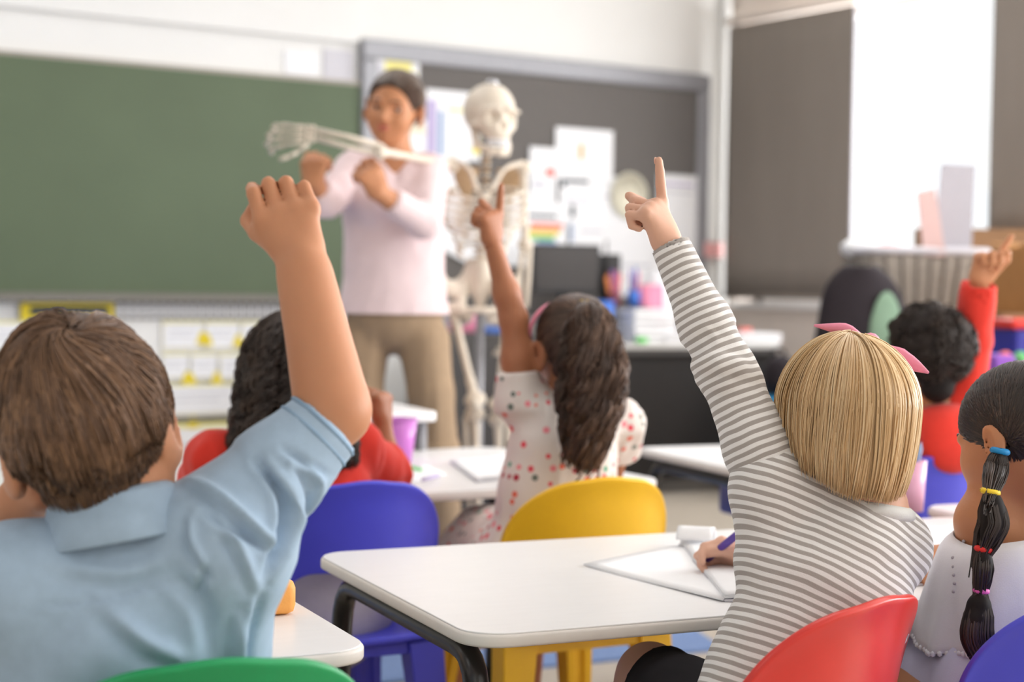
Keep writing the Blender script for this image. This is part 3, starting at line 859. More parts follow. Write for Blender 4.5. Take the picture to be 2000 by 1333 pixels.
MB().tube([bpt(k/40, 1.0, .004) for k in range(41)], .016, 8, cap=False).build('rim', M['paper_grey'], bas, world=False)
# soft things heaped in the basket
for (dx, dz, r, m, lab) in ((-bw*.43, .03, .06, 'paper', 'rolled white paper on the left rim of the wicker basket'), (-bw*.22, .0, .07, 'paper_pink', 'crumpled pale pink paper in the wicker basket'), (-bw*.05, .0, .06, 'paper', 'crumpled white paper in the middle of the wicker basket')):
    mb = MB().ball((0, 0, 0), (r*1.3, r, r*.7), 14)
    V = np.array(mb.V); V *= (1+.12*np.sin(V[:, :1]*90+V[:, 2:]*70)+.08*np.sin(V[:, 1:2]*120))
    c, s = math.cos(shr), math.sin(shr)
    P = V+A(dx, 0, bh+dz-.02); P = np.stack([P[:, 0]*c-P[:, 1]*s, P[:, 0]*s+P[:, 1]*c, P[:, 2]], 1)+bc
    tag(mesh('paper_ball', P, mb.F, M[m]), lab, 'paper', 'papers in the wicker basket')
# cards standing behind the basket
def stand_card(pts, dep, m, label, name, th=.012, hold=True):
    P = [W(x, y, dep) for x, y in pts]
    n = nrm(np.cross(P[1]-P[0], P[2]-P[1]))*th
    k = len(P)
    V = [p-n/2 for p in P]+[p+n/2 for p in P]
    F = [tuple(range(k-1, -1, -1)), tuple(range(k, 2*k))]+[(i, (i+1) % k, k+(i+1) % k, k+i) for i in range(k)]
    return tag(mesh(name, V, F, M[m], smooth=False), label, 'card')
stand_card([(1838, 320), (1905, 323), (1896, 500), (1822, 500)], 6.5, 'card_grey', 'pale grey card standing upright in the basket before the window', 'paper_card')
stand_card([(1791, 376), (1826, 368), (1846, 500), (1804, 500)], 6.46, 'folder_pink', 'pink folder standing in the basket left of the grey card', 'folder_card')
# cardboard box on the shelf, right
cc = W(2085, 600, 6.15); SH2 = W(1985, 612, 6.1)[2]
s2 = empty('low_shelf', (cc[0], cc[1], 0), shr, 'low wooden shelf at the right edge carrying the cardboard box', 'shelf')
for z in (.05, SH2*.5, SH2-.0125): MB().box((0.1, 0, z), (.9, .38, .025)).build('shelf_board', M['wood_brown'], s2, world=False, smooth=False)
for s in (-1, 1): MB().box((.1+s*.437, 0, SH2/2-.0125), (.025, .38, SH2-.03)).build('upright', M['wood_brown'], s2, world=False, smooth=False)
cb_h = W(1985, 484, 6.05)[2]-SH2
q = W(2050, 600, 6.12)
cbx = empty('cardboard_box', (q[0], q[1], SH2), shr, 'brown cardboard box on the wooden shelf at the right edge', 'box')
MB().box((.06, 0, cb_h/2), (.42, .32, cb_h)).build('body', M['cardboard'], cbx, world=False, bevel=.004, smooth=False)
for s in (-1, 1): MB().box((.06, s*.12, cb_h+.012), (.42, .14, .006), Matrix.Rotation(s*.12, 3, 'X')).build('flap', M['cardboard'], cbx, world=False, smooth=False)
MB().box((.06, -.161, cb_h*.5), (.05, .002, cb_h)).build('tape', M['wood_brown'], cbx, world=False, smooth=False)
q = W(1912, 470, 7.35); wb1 = W(1912, 448, 7.35)[2]
wbs = obox((q[0], q[1], 0), (.55, .16, wb1), shr); tag(wbs.build('wooden_box', M['wood_brown'], bevel=.004, smooth=False), 'brown wooden box whose top shows between the wicker basket and the blind', 'box')
# red lidded blue bin
BZ = W(1985, 740, 5.2)[2]
q = W(1990, 740, 5.2)
bench = empty('low_bench', (q[0], q[1], 0), shr, 'low wooden bench under the craft crate at the right edge', 'bench')
MB().box((.06, 0, BZ-.015), (.44, .22, .03)).build('seat_board', M['wood_brown'], bench, world=False, bevel=.003, smooth=False)
for s in (-1, 1): MB().box((.06+s*.19, 0, (BZ-.03)/2), (.03, .20, BZ-.03)).build('leg', M['wood_brown'], bench, world=False, smooth=False)
q = W(1986, 690, 5.62); zr1 = W(1985, 642, 5.6)[2]; zr2 = W(1985, 622, 5.6)[2]
binr = empty('storage_bin', (q[0], q[1], 0), shr, 'blue storage bin with a red lid at the right edge', 'bin')
MB().box((.1, 0, zr1/2), (.32, .20, zr1)).build('body', M['plastic_darkblue'], binr, world=False, bevel=.012, smooth=False)
MB().box((.1, 0, (zr1+zr2)/2), (.35, .22, zr2-zr1)).build('lid', M['plastic_red'], binr, world=False, bevel=.01, smooth=False)
q = W(1946, 720, 5.2); z1 = W(1942, 692, 5.2)[2]
tag(obox((q[0], q[1], BZ), (.07, .12, z1-BZ), shr).build('storage_bin', M['plain_purple'], bevel=.008, smooth=False), 'narrow purple bin on the bench in front of the blue bin', 'bin')
q = W(1992, 715, 5.18); z1 = W(1985, 715, 5.18)[2]
tag(obox((q[0], q[1], BZ), (.15, .16, z1-BZ), shr).build('toy_crate', M['paper_pink'], bevel=.008, smooth=False), 'pink crate of crafts behind the banded ponytail child', 'crate')
for kk, (dx, m, lab) in enumerate(((-.048, 'print_red', 'red craft ball on the pink crate'), (0, 'print_green', 'green craft ball on the pink crate'), (.048, 'plain_pink', 'pink craft ball on the pink crate'))):
    p_ = A(q[0], q[1], z1+.023)+Rg*dx
    tag(mesh('craft_ball', np.array(MB().ball((0, 0, 0), .0235, 12).V)+p_, MB().ball((0, 0, 0), .0235, 12).F, M[m]), lab, 'ball', 'craft balls on the pink crate')

# ------------------------------------------------------------------ things on the pupils' tables
def sheet(pts, label, name='worksheet', m='paper', cat='paper', z=TH, th=.0018, lines=0, curl=None):
    P = [G(x, y, z) for x, y in pts]; n = 10
    V = []
    for i in range(n+1):
        for j in range(n+1):
            u, v = i/n, j/n
            p = (P[0]*(1-u)+P[1]*u)*(1-v)+(P[3]*(1-u)+P[2]*u)*v
            p = p.copy(); p[2] = z+.0022+.0010*math.sin(u*5+v*3)
            V.append(p)
    F = [(i*(n+1)+j, (i+1)*(n+1)+j, (i+1)*(n+1)+j+1, i*(n+1)+j+1) for i in range(n) for j in range(n)]
    o = mesh(name, V, F, M[m], solid=th)
    return tag(o, label, cat, 'papers on the tables')
def book(pts, label, pages=3, curl=True, group='open workbooks on the tables'):
    """open workbook: corner pixels left-back, right-back, right-front, left-front on the table"""
    P = [G(x, y, TH) for x, y in pts]
    c = sum(P)/4
    root = empty('workbook', A(c[0], c[1], TH), 0, label, 'workbook', group)
    def surf(z, ins, nm, mm, th, bulge):
        V = []; n = 14
        for i in range(n+1):
            for j in range(n+1):
                u, v = ins+(1-2*ins)*i/n, ins+(1-2*ins)*j/n
                p = (P[0]*(1-u)+P[1]*u)*(1-v)+(P[3]*(1-u)+P[2]*u)*v
                p = p.copy(); p[2] = TH+z+bulge*(abs(math.sin(u*2*math.pi))**.7)*.5
                V.append(p)
        F = [(i*(n+1)+j, (i+1)*(n+1)+j, (i+1)*(n+1)+j+1, i*(n+1)+j+1) for i in range(n) for j in range(n)]
        mesh(nm, V, F, M[mm], root, solid=th)
    surf(.0018, 0, 'cover', 'paper_grey', .002, .0)
    for k in range(pages): surf(.0042+.0016*k, .012+.004*k, 'page', 'paper', .0012, .004)
    return root, P
wbk, P = book([(1325, 1066), (1560, 1075), (1560, 1180), (1415, 1177)], 'open white workbook under the writing hand of the striped child')
wbk.children[0]
# its left half reaching to the table middle, with a pencil drawing
o = sheet([(1318, 1070), (1462, 1062), (1438, 1172), (1138, 1106)][0:1]+[(1480, 1090), (1412, 1178), (1140, 1106)], 'large drawing sheet with faint pencil lines by the writing hand', 'drawing_sheet')
# curled page
P0, P1 = G(1322, 1072, TH), G(1392, 1076, TH)
d = nrm(P1-P0); L = np.linalg.norm(P1-P0); nn = nrm(np.cross(A(0, 0, 1), d))
V = []
for i in range(13):
    a_ = math.pi*1.25*i/12
    for j in range(9):
        V.append(P0+d*(L*j/8)+nn*(.012-.022*math.cos(a_))+A(0, 0, .012+.02*math.sin(a_)+.004))
F = [(i*9+j, (i+1)*9+j, (i+1)*9+j+1, i*9+j+1) for i in range(12) for j in range(8)]
tag(mesh('curled_page', V, F, M['paper'], solid=.001), 'white page curled up behind the purple pen', 'page')
book([(1760, 1040), (1905, 1030), (1935, 1125), (1770, 1150)], 'open white workbook between striped child and braided child')
book([(878, 905), (985, 895), (1010, 935), (930, 944)], 'open white workbook on the middle table left of the dotted dress')
sheet([(772, 915), (830, 910), (870, 930), (800, 945)], 'white worksheet beside the red sleeve on the middle table')
for (a_, b_, m, lab) in (((790, 910), (822, 918), 'plain_green', 'green pencil lying on the middle table'), ((825, 938), (856, 930), 'print_lilac', 'lilac pencil lying on the middle table')):
    tag(MB().tube([G(*a_, TH+.010), G(*b_, TH+.010)], .004, 6).build('pencil', M[m]), lab, 'pencil', 'pencils on the middle table')
# purple tumbler
c = G(778, 903, TH); hgt = .105; dep = (c-CAM)@Fc
tb = empty('tumbler', c, 0, 'purple pink plastic tumbler on the middle table behind the raised forearm', 'tumbler')
mb = MB().lathe([(.032, .002), (.044, hgt), (.041, hgt), (.030, .008)], 22); mb.build('cup', M['purple_plastic'], tb, world=False)
MB().lathe([(.045, hgt-.004), (.046, hgt), (.041, hgt), (.041, hgt-.004)], 22, cap=False).build('rim', M['purple_plastic'], tb, world=False)
# pink pencil pot at the right of the striped child
c = G(1772, 1000, TH)
pp = empty('pencil_pot', c, 0, 'pale pink pencil pot behind the bobbed hair of the striped child', 'pot')
mb = MB().lathe([(.03, .002), (.035, .10), (.032, .10), (.028, .008)], 20); mb.build('cup', M['pink_plastic'], pp, world=False)
for (dx, L, m, lab) in ((.018, .135, 'print_blue', 'pale blue pencil sticking out of the pink pot'), (-.01, .12, 'paper_grey', 'white pencil sticking out of the pink pot')):
    tag(mesh('pencil', *(lambda q: (q.V, q.F))(MB().tube([c+A(0, 0, .012), c+Rg*dx*1.2+A(0, 0, L*.9), c+Rg*dx*1.3+A(0, 0, L)], [.005, .005, .001], 8)), M[m]), lab, 'pencil', 'pencils in the pink pot')
# orange pencil case
c = G(520, 1205, TH); ang = math.radians(25)-YAW
oc2 = empty('pencil_case', A(c[0], c[1], TH), ang, 'orange pencil case on the table beside the denim sleeve', 'pencil case')
ow = .16
MB().box((-.04, .03, .023), (ow, .075, .046)).build('body', M['orange_case'], oc2, world=False, bevel=.012)
MB().box((-.04, .03, .046), (ow-.01, .010, .004)).build('zip', M['plain_orange'], oc2, world=False, smooth=False)
for k in range(4): MB().box((-.10+.04*k, .03, .0455), (.004, .07, .004)).build('ridge', M['orange_case'], oc2, world=False, bevel=.001)
# ------------------------------------------------------------------ people: smooth distance-field bodies
class SDF:
    def __init__(s): s.p = []
    def cone(s, a, b, ra, rb, k=.012, op='+', flat=False):
        a = np.asarray(a, float); b = np.asarray(b, float)
        s.p.append(('c', a, b, ra, rb, k, op, flat)); return s
    def chain(s, P, R, k=.012, op='+', smooth=0):
        if smooth:
            n = smooth; R = np.interp(np.linspace(0, len(P)-1, n), np.arange(len(P)), R); P = spline(P, n)
        for i in range(len(P)-1): s.cone(P[i], P[i+1], R[i], R[i+1], k, op)
        return s
    def ell(s, c, r, R=None, k=.012, op='+'):
        s.p.append(('e', np.asarray(c, float), np.asarray(r, float), None if R is None else np.asarray(R, float), k, op)); return s
    def ball(s, c, r, k=.012, op='+'): return s.ell(c, (r, r, r), None, k, op)
    def ecap(s, a, b, ra, rb, X, flat, k=.02, op='+'):
        """tapered capsule squashed across: X = wide direction, flat = depth/width"""
        s.p.append(('q', np.asarray(a, float), np.asarray(b, float), ra, rb, nrm(X), flat, k, op)); return s
    def grown(s, g, kmul=1.0):
        o = SDF()
        for q in s.p:
            if q[0] == 'c': o.p.append(('c', q[1], q[2], q[3]+g, q[4]+g, q[5]*kmul, q[6], q[7]))
            elif q[0] == 'e': o.p.append(('e', q[1], q[2]+g, q[3], q[4]*kmul, q[5]))
            else: o.p.append(('q', q[1], q[2], q[3]+g, q[4]+g, q[5], q[6], q[7]*kmul, q[8]))
        return o
    def bounds(s):
        lo = np.full(3, 1e9); hi = -lo
        for q in s.p:
            if q[-1 if q[0] != 'c' else 6] == '-': continue
            l, h = s.aabb(q); lo = np.minimum(lo, l); hi = np.maximum(hi, h)
        return lo, hi
    @staticmethod
    def aabb(q):
        if q[0] == 'c': return np.minimum(q[1]-q[3], q[2]-q[4]), np.maximum(q[1]+q[3], q[2]+q[4])
        if q[0] == 'q': return np.minimum(q[1]-q[3], q[2]-q[4]), np.maximum(q[1]+q[3], q[2]+q[4])
        r = q[2] if q[3] is None else np.sqrt(((q[3]*q[2])**2).sum(1))
        return q[1]-r, q[1]+r
    @staticmethod
    def dist(q, X, Y, Z):
        if q[0] == 'c':
            _, a, b, ra, rb, k, op, flat = q
            d = b-a; L2 = max(d@d, 1e-12)
            px, py, pz = X-a[0], Y-a[1], Z-a[2]
            t0 = (px*d[0]+py*d[1]+pz*d[2])/L2
            t = np.clip(t0, 0, 1)
            r = np.sqrt((px-t*d[0])**2+(py-t*d[1])**2+(pz-t*d[2])**2)-(ra+(rb-ra)*t)
            if flat:
                L = math.sqrt(L2); r2 = np.sqrt((px-t0*d[0])**2+(py-t0*d[1])**2+(pz-t0*d[2])**2)-(ra+(rb-ra)*t)
                r = np.maximum(r2, np.maximum(-t0*L, (t0-1)*L))
            return r
        if q[0] == 'q':
            _, a, b, ra, rb, Xd, flat, k, op = q
            d = b-a; L2 = max(d@d, 1e-12)
            px, py, pz = X-a[0], Y-a[1], Z-a[2]
            t = np.clip((px*d[0]+py*d[1]+pz*d[2])/L2, 0, 1)
            ex, ey, ez = px-t*d[0], py-t*d[1], pz-t*d[2]
            ax = nrm(d); N = nrm(np.cross(ax, Xd))
            n = ex*N[0]+ey*N[1]+ez*N[2]
            s2 = ex*ex+ey*ey+ez*ez-n*n+(n/flat)**2
            return (np.sqrt(np.maximum(s2, 1e-14))-(ra+(rb-ra)*t))*(.5+.5*flat)
        _, c, r, R, k, op = q
        px, py, pz = X-c[0], Y-c[1], Z-c[2]
        if R is not None:
            px, py, pz = (px*R[0, 0]+py*R[1, 0]+pz*R[2, 0], px*R[0, 1]+py*R[1, 1]+pz*R[2, 1], px*R[0, 2]+py*R[1, 2]+pz*R[2, 2])
        k0 = np.sqrt((px/r[0])**2+(py/r[1])**2+(pz/r[2])**2)
        k1 = np.sqrt((px/r[0]**2)**2+(py/r[1]**2)**2+(pz/r[2]**2)**2)+1e-9
        return np.where(k0 < 1e-6, -r.min(), k0*(k0-1)/k1)
    def field(s, h, pad=None):
        pad = 3*h if pad is None else pad
        lo, hi = s.bounds(); lo = lo-pad; hi = hi+pad
        n = np.ceil((hi-lo)/h).astype(int)+1
        D = np.full(n, .05, np.float32)
        ax = [(lo[i]+h*np.arange(n[i])).astype(np.float32) for i in range(3)]
        for q in s.p:
            if q[0] == 'c': k, op = q[5], q[6]
            elif q[0] == 'q': k, op = q[7], q[8]
            else: k, op = q[4], q[5]
            l, u = s.aabb(q); e = k+4*h
            i0 = np.maximum(np.floor((l-e-lo)/h).astype(int), 0); i1 = np.minimum(np.ceil((u+e-lo)/h).astype(int)+1, n)
            if (i1 <= i0).any(): continue
            sl = tuple(slice(i0[j], i1[j]) for j in range(3))
            d = s.dist(q, ax[0][sl[0]][:, None, None], ax[1][sl[1]][None, :, None], ax[2][sl[2]][None, None, :]).astype(np.float32)
            B = D[sl]
            if op == '+':
                hh = np.maximum(k-np.abs(B-d), 0)/max(k, 1e-6)
                D[sl] = np.minimum(B, d)-hh*hh*k*.25
            else:
                hh = np.maximum(k-np.abs(B+d), 0)/max(k, 1e-6)
                D[sl] = np.maximum(B, -d)+hh*hh*k*.25
        return D, lo
def surface_nets(D, lo, h):
    I = D < 0
    nx, ny, nz = D.shape
    c = [I[i:nx-1+i, j:ny-1+j, k:nz-1+k] for i in (0, 1) for j in (0, 1) for k in (0, 1)]
    anyi = c[0].copy(); alli = c[0].copy()
    for q in c[1:]: anyi |= q; alli &= q
    act = anyi & ~alli
    idx = np.argwhere(act)
    N = len(idx)
    cv = np.stack([D[idx[:, 0]+i, idx[:, 1]+j, idx[:, 2]+k] for i in (0, 1) for j in (0, 1) for k in (0, 1)], 1)
    co = np.array([(i, j, k) for i in (0, 1) for j in (0, 1) for k in (0, 1)], float)
    S = np.zeros((N, 3)); cnt = np.zeros(N)
    for a in range(8):
        for b in range(a+1, 8):
            if np.abs(co[a]-co[b]).sum() != 1: continue
            va, vb = cv[:, a], cv[:, b]
            cr = (va < 0) != (vb < 0)
            t = np.where(cr, va/np.where(cr, va-vb, 1), 0)
            S += np.where(cr[:, None], co[a]+t[:, None]*(co[b]-co[a]), 0); cnt += cr
    V = lo+h*(idx+S/cnt[:, None])
    ID = np.full(act.shape, -1, np.int32); ID[act] = np.arange(N)
    Q = []
    # edges along each axis
    for axn in range(3):
        s0 = [slice(1, -1)]*3; s0[axn] = slice(0, -1)
        s1 = list(s0); s1[axn] = slice(1, None)
        a = I[tuple(s0)]; b = I[tuple(s1)]
        e = np.argwhere(a != b)
        if not len(e): continue
        f = a[tuple(e.T)]
        o = np.ones(3, int); o[axn] = 0
        e = e+o
        u, v = [(1, 2), (2, 0), (0, 1)][axn]
        du_ = np.zeros(3, int); du_[u] = 1; dv_ = np.zeros(3, int); dv_[v] = 1
        q = np.stack([ID[tuple((e-du_-dv_).T)], ID[tuple((e-dv_).T)], ID[tuple(e.T)], ID[tuple((e-du_).T)]], 1)
        q = np.where(f[:, None], q, q[:, ::-1])
        Q.append(q)
    F = np.vstack(Q); F = F[(F >= 0).all(1)]
    return V, F
def relax(V, F, n=1, lam=.5):
    for _ in range(n):
        acc = np.zeros_like(V); c = np.zeros(len(V))
        for k in range(4):
            a, b = F[:, k], F[:, (k+1) % 4]
            for j in range(3): acc[:, j] += np.bincount(a, V[b, j], len(V))+np.bincount(b, V[a, j], len(V))
            c += np.bincount(a, minlength=len(V))+np.bincount(b, minlength=len(V))
        V = V+lam*(acc/np.maximum(c, 1)[:, None]-V)
    return V
def normals(V, F):
    n = np.cross(V[F[:, 2]]-V[F[:, 0]], V[F[:, 3]]-V[F[:, 1]])
    N = np.zeros_like(V)
    for k in range(4):
        for j in range(3): N[:, j] += np.bincount(F[:, k], n[:, j], len(V))
    return N/(np.linalg.norm(N, axis=1)[:, None]+1e-12)
def vnoise(P, seed=0):
    """smooth value noise in -1..1"""
    P = np.asarray(P, float); i = np.floor(P).astype(np.int64); f = P-i; f = f*f*(3-2*f)
    def hsh(x, y, z):
        n = (x*374761393+y*668265263+z*2147483647+seed*1274126177) & 0xffffffff
        n = ((n ^ (n >> 13))*1274126177) & 0xffffffff
        return ((n ^ (n >> 16)) & 0xffff)/32767.5-1
    r = 0
    for a in (0, 1):
        for b in (0, 1):
            for c in (0, 1):
                w_ = (f[:, 0] if a else 1-f[:, 0])*(f[:, 1] if b else 1-f[:, 1])*(f[:, 2] if c else 1-f[:, 2])
                r = r+w_*hsh(i[:, 0]+a, i[:, 1]+b, i[:, 2]+c)
    return r
def skin_mesh(name, S, h, m, parent, sm=1, disp=None, attrs=None, keep=None, solid=0):
    D, lo = S.field(h); V, F = surface_nets(D, lo, h)
    V = relax(V, F, sm)
    if disp is not None:
        N = normals(V, F); V = V+N*disp(V, N)[:, None]
    if keep is not None:
        ok = keep(V); F = F[ok[F].all(1)]
        u = np.unique(F); mp = np.full(len(V), -1); mp[u] = np.arange(len(u)); V = V[u]; F = mp[F]
    at = attrs(V) if attrs else None
    return mesh(name, V, F, m, parent, attrs=at, solid=solid)

def frame(fwd, up=(0, 0, 1), roll=0.0):
    """columns right, forward, up"""
    f = nrm(fwd); r = nrm(np.cross(f, up)); u = np.cross(r, f)
    c, s = math.cos(roll), math.sin(roll)
    r2 = r*c+u*s; u2 = u*c-r*s
    return np.stack([r2, f, u2], 1)
def L2W(c, R, p): return c+R@np.asarray(p, float)

def head_sdf(S, c, R, s=1.0, jaw=1.0, ear=1.0, ears=(1, 1), ey=0.0):
    P = lambda x, y, z: c+R@(A(x, y, z)*s)
    S.ell(P(0, -.012, .026), A(.072, .088, .078)*s, R, .02)
    S.ell(P(0, .028, -.022), A(.058*jaw, .056, .066)*s, R, .03*s)
    S.ell(P(0, .045, -.062), A(.036*jaw, .032, .026)*s, R, .03*s)
    S.ball(P(0, .066, -.078), .012*s, .02*s)
    for x in (-1, 1): S.ball(P(x*.032, .052, -.026), .024*s, .025*s)
    for x in (-1, 1): S.ball(P(x*.029, .083, .004), .0145*s, .010*s, '-')
    for x in (-1, 1): S.cone(P(x*.016, .081, .018), P(x*.044, .068, .016), .006*s, .005*s, .012*s)
    S.cone(P(0, .080, .006), P(0, .095, -.024), .0055*s, .0095*s, .012*s)
    for x in (-1, 1): S.ball(P(x*.010, .087, -.027), .007*s, .008*s)
    S.ell(P(0, .083, -.046), A(.019, .008, .005)*s, R, .008*s)
    S.ell(P(0, .081, -.053), A(.016, .008, .0055)*s, R, .008*s)
    S.cone(P(-.014, .093, -.0495), P(.014, .093, -.0495), .0022*s, .0022*s, .004*s, '-')
    for i, x in enumerate((-1, 1)):
        if not ears[i]: continue
        q = math.radians(24)*x
        E = R@np.array([[math.cos(q), math.sin(q), 0], [-math.sin(q), math.cos(q), 0], [0, 0, 1]])
        S.ell(P(x*.078, -.008+ey, -.006), A(.0075, .021, .031)*s*ear, E, .006*s)
        S.ell(P(x*.086, .000+ey, -.004), A(.006, .011, .018)*s*ear, E, .005*s, '-')
        S.ell(P(x*.075, ey, -.032), A(.007, .010, .010)*s*ear, E, .006*s)
def face_parts(c, R, s, parent, brow='hair_dark', lips='lip_skin', iris='iris_brown'):
    P = lambda x, y, z: c+R@(A(x, y, z)*s)
    for x in (-1, 1):
        e = mesh('eye', (lambda q: np.array(q.V))(MB().ball(P(x*.029, .0612, .004), .0125*s, 14)), MB().ball((0, 0, 0), 1, 14).F, M['eye_white'], parent)
        mb = MB().ball(P(x*.029, .0712, .003), A(.0058, .0036, .0058)*s, 12, R)
        mesh('iris', mb.V, mb.F, M[iris], e)
        mb = MB().tube([P(x*.014, .0845, .0215), P(x*.028, .081, .0245), P(x*.044, .0715, .021)], [.0022*s, .0032*s, .0012*s], 8)
        mesh('eyebrow', mb.V, mb.F, M[brow], parent)
    mb = MB(); mb.tube([P(-.018, .0855, -.0475), P(-.006, .0915, -.0445), P(0, .0915, -.0455), P(.006, .0915, -.0445), P(.018, .0855, -.0475)], [.001*s, .0026*s, .0024*s, .0026*s, .001*s], 8)
    mb.tube([P(-.017, .0855, -.0495), P(-.006, .0905, -.0535), P(.006, .0905, -.0535), P(.017, .0855, -.0495)], [.001*s, .0032*s, .0032*s, .001*s], 8)
    mesh('lips', mb.V, mb.F, M[lips], parent)

FINGERS = [(.0232, .90), (.0078, 1.0), (-.0078, .94), (-.0222, .76)]     # side offset towards the thumb, length
def hand_sdf(S, wrist, u, n, side, sc=1.0, curl=None, thumb=(.35, .35, .3), spread=.06, k=.0022, thick=1.0, pl=1.0):
    """wrist point, u along the hand, n out of the back of the hand; side=+1 right hand, -1 left hand.
    curl: per finger three bends in degrees; thumb: (out, up, across)"""
    u = nrm(u); n = nrm(n-u*np.dot(n, u)); sd = np.cross(n, u)*side        # towards the thumb
    PL = .051*sc*pl
    wr = .0175*sc*thick
    # palm
    for off, w_ in ((.016, .0125), (.005, .0135), (-.006, .013), (-.016, .0115)):
        S.cone(wrist+u*.004*sc+sd*off*.72*sc, wrist+u*PL*.84+sd*off*1.18*sc, w_*sc*thick, w_*.84*sc*thick, .009*sc)
    tips = []
    for i, (off, fl) in enumerate(FINGERS):
        c1, c2, c3 = curl[i]
        base = wrist+u*(PL*(1.0-.10*abs(off-.004)/.02))+sd*off*sc*1.05+n*.001*sc
        L = .064*sc*fl
        a = 0; p = base; d0 = nrm(u+sd*off/.022*spread)
        pts = [p]
        for (f_, cc) in ((.46, c1), (.30, c2), (.24, c3)):
            a += math.radians(cc)
            d = d0*math.cos(a)-n*math.sin(a)
            p = p+d*L*f_; pts.append(p)
        r = .0068*sc*(1 if i < 3 else .88)*thick
        S.cone(pts[0]-u*.006*sc, pts[1], r*1.12, r*1.02, k*1.6)
        S.cone(pts[1], pts[2], r*1.04, r*.92, k*.6)
        S.cone(pts[2], pts[3], r*.94, r*.78, k*.6)
        S.ball(pts[0]+n*.0012*sc, r*1.08, .006*sc)
        tips.append(pts)
    o, up_, ac = thumb
    b = wrist+u*.014*sc+sd*.016*sc-n*.004*sc
    p1 = b+nrm(sd*o+u*(1-o*.5)-n*.35)*.026*sc
    p2 = p1+nrm(sd*o*.4+u*up_*2-n*ac*1.2)*.022*sc
    p3 = p2+nrm(-sd*ac+u*up_*2-n*ac)*.019*sc
    S.cone(b, p1, .0125*sc*thick, .0096*sc*thick, .010*sc)
    S.cone(p1, p2, .0092*sc*thick, .0084*sc*thick, k); S.cone(p2, p3, .0084*sc*thick, .0066*sc*thick, k)
    return tips, (b, p1, p2, p3), sd
FIST = [(72, 95, 60)]*4
def nail(parent, tip0, tip1, n, sc, m):
    d = nrm(tip1-tip0); n = nrm(n-d*np.dot(n, d)); x = np.cross(d, n)
    R = np.stack([x, d, n], 1)
    mb = MB().ball(tip1-d*.001*sc+n*.0048*sc, A(.0042, .0052, .0014)*sc, 10, R)
    mesh('fingernail', mb.V, mb.F, m, parent)

def trunk(S, a, b, X, w0, w1, w2, flat=.7, k=.03, drop=.0):
    """squashed trunk; its rounded top ends drop below point b"""
    L = np.linalg.norm(b-a); ax = (b-a)/L
    t2 = max(L-drop-w2*.92, L*.46)
    S.ecap(a, a+ax*L*.42, w0, w1, X, flat, k)
    S.ecap(a+ax*L*.42, a+ax*t2, w1, w2, X, flat, k)
def torso_sdf(S, pelvis, neck, X, hw, dp=.66, hips=None):
    trunk(S, pelvis, neck, X, hw*.86 if hips is None else hips, hw*.82, hw*.93, dp, .03, .012)
    S.cone(neck-(neck-pelvis)*.2, neck, hw*.42, hw*.33, .03)

def strands(name, P, r, m, parent, tint=None, sides=3, prof=None):
    """P: S x n x 3 strand points -> one mesh of tapered threads with a per-strand 'tint'"""
    P = np.asarray(P, float); S_, n, _ = P.shape
    T = np.gradient(P, axis=1); T /= np.linalg.norm(T, axis=2)[..., None]+1e-12
    ref = np.where(np.abs(T[..., 2:3]) < .8, A(0, 0, 1.), A(1., 0, 0))
    U = np.cross(T, ref); U /= np.linalg.norm(U, axis=2)[..., None]+1e-12
    for i in range(1, n):                        # carry the frame along
        q = U[:, i-1]-T[:, i]*(U[:, i-1]*T[:, i]).sum(1)[:, None]
        U[:, i] = q/(np.linalg.norm(q, axis=1)[:, None]+1e-12)
    B = np.cross(T, U)
    prof = np.ones(n) if prof is None else np.asarray(prof)
    r = np.broadcast_to(np.asarray(r, float), (S_,))
    V = []
    for k in range(sides):
        a = 2*math.pi*k/sides
        V.append(P+(U*math.cos(a)+B*math.sin(a))*(r[:, None]*prof[None])[..., None])
    V = np.stack(V, 2).reshape(-1, 3)            # strand, point, side
    s_, i_, k_ = np.meshgrid(np.arange(S_), np.arange(n-1), np.arange(sides), indexing='ij')
    b = (s_*n+i_)*sides
    F = np.stack([b+k_, b+(k_+1) % sides, b+sides+(k_+1) % sides, b+sides+k_], -1).reshape(-1, 4)
    tint = RNG.uniform(0, 1, S_) if tint is None else tint
    tt = np.repeat(tint, n*sides)
    return mesh(name, V, F, m, parent, attrs={'tint': tt})

def hair_mat(name, cols, rough=.42, spec=.5):
    m = mat(name, (0, 0, 0), rough, spec, attr='tint', cols=cols)
    return m
mat('skin_fair', (203, 144, 109), .5, .35, sss=.16, noise=.03, nscale=22, bump=.06, bscale=260)
mat('skin_pale', (224, 176, 152), .5, .35, sss=.08, noise=.03, nscale=22, bump=.06, bscale=260)
mat('skin_brown', (176, 116, 84), .5, .35, sss=.10, noise=.03, nscale=22, bump=.06, bscale=260)
mat('skin_tan', (198, 138, 100), .5, .35, sss=.10, noise=.03, nscale=22, bump=.06, bscale=260)
mat('skin_dark', (150, 96, 70), .5, .35, sss=.10, noise=.03, nscale=22, bump=.06, bscale=260)
mat('nail_fair', (238, 190, 170), .3, .5, noise=.02)
mat('lip_skin', (190, 100, 90), .45, .45, noise=.04)
mat('eye_white', (236, 232, 228), .2, .5, noise=.01)
mat('iris_brown', (60, 38, 26), .2, .5, noise=.05)
mat('hair_dark', (38, 30, 27), .5, .4, noise=.1)
hair_mat('hair_brown', [(0, (84, 62, 48)), (.5, (126, 95, 72)), (.85, (168, 130, 98)), (1, (200, 158, 120))])
hair_mat('hair_blond', [(0, (192, 156, 110)), (.45, (222, 186, 138)), (.8, (236, 206, 162)), (1, (248, 228, 194))], .33, .6)
hair_mat('hair_black', [(0, (36, 29, 27)), (.6, (58, 46, 41)), (1, (88, 72, 62))], .45)
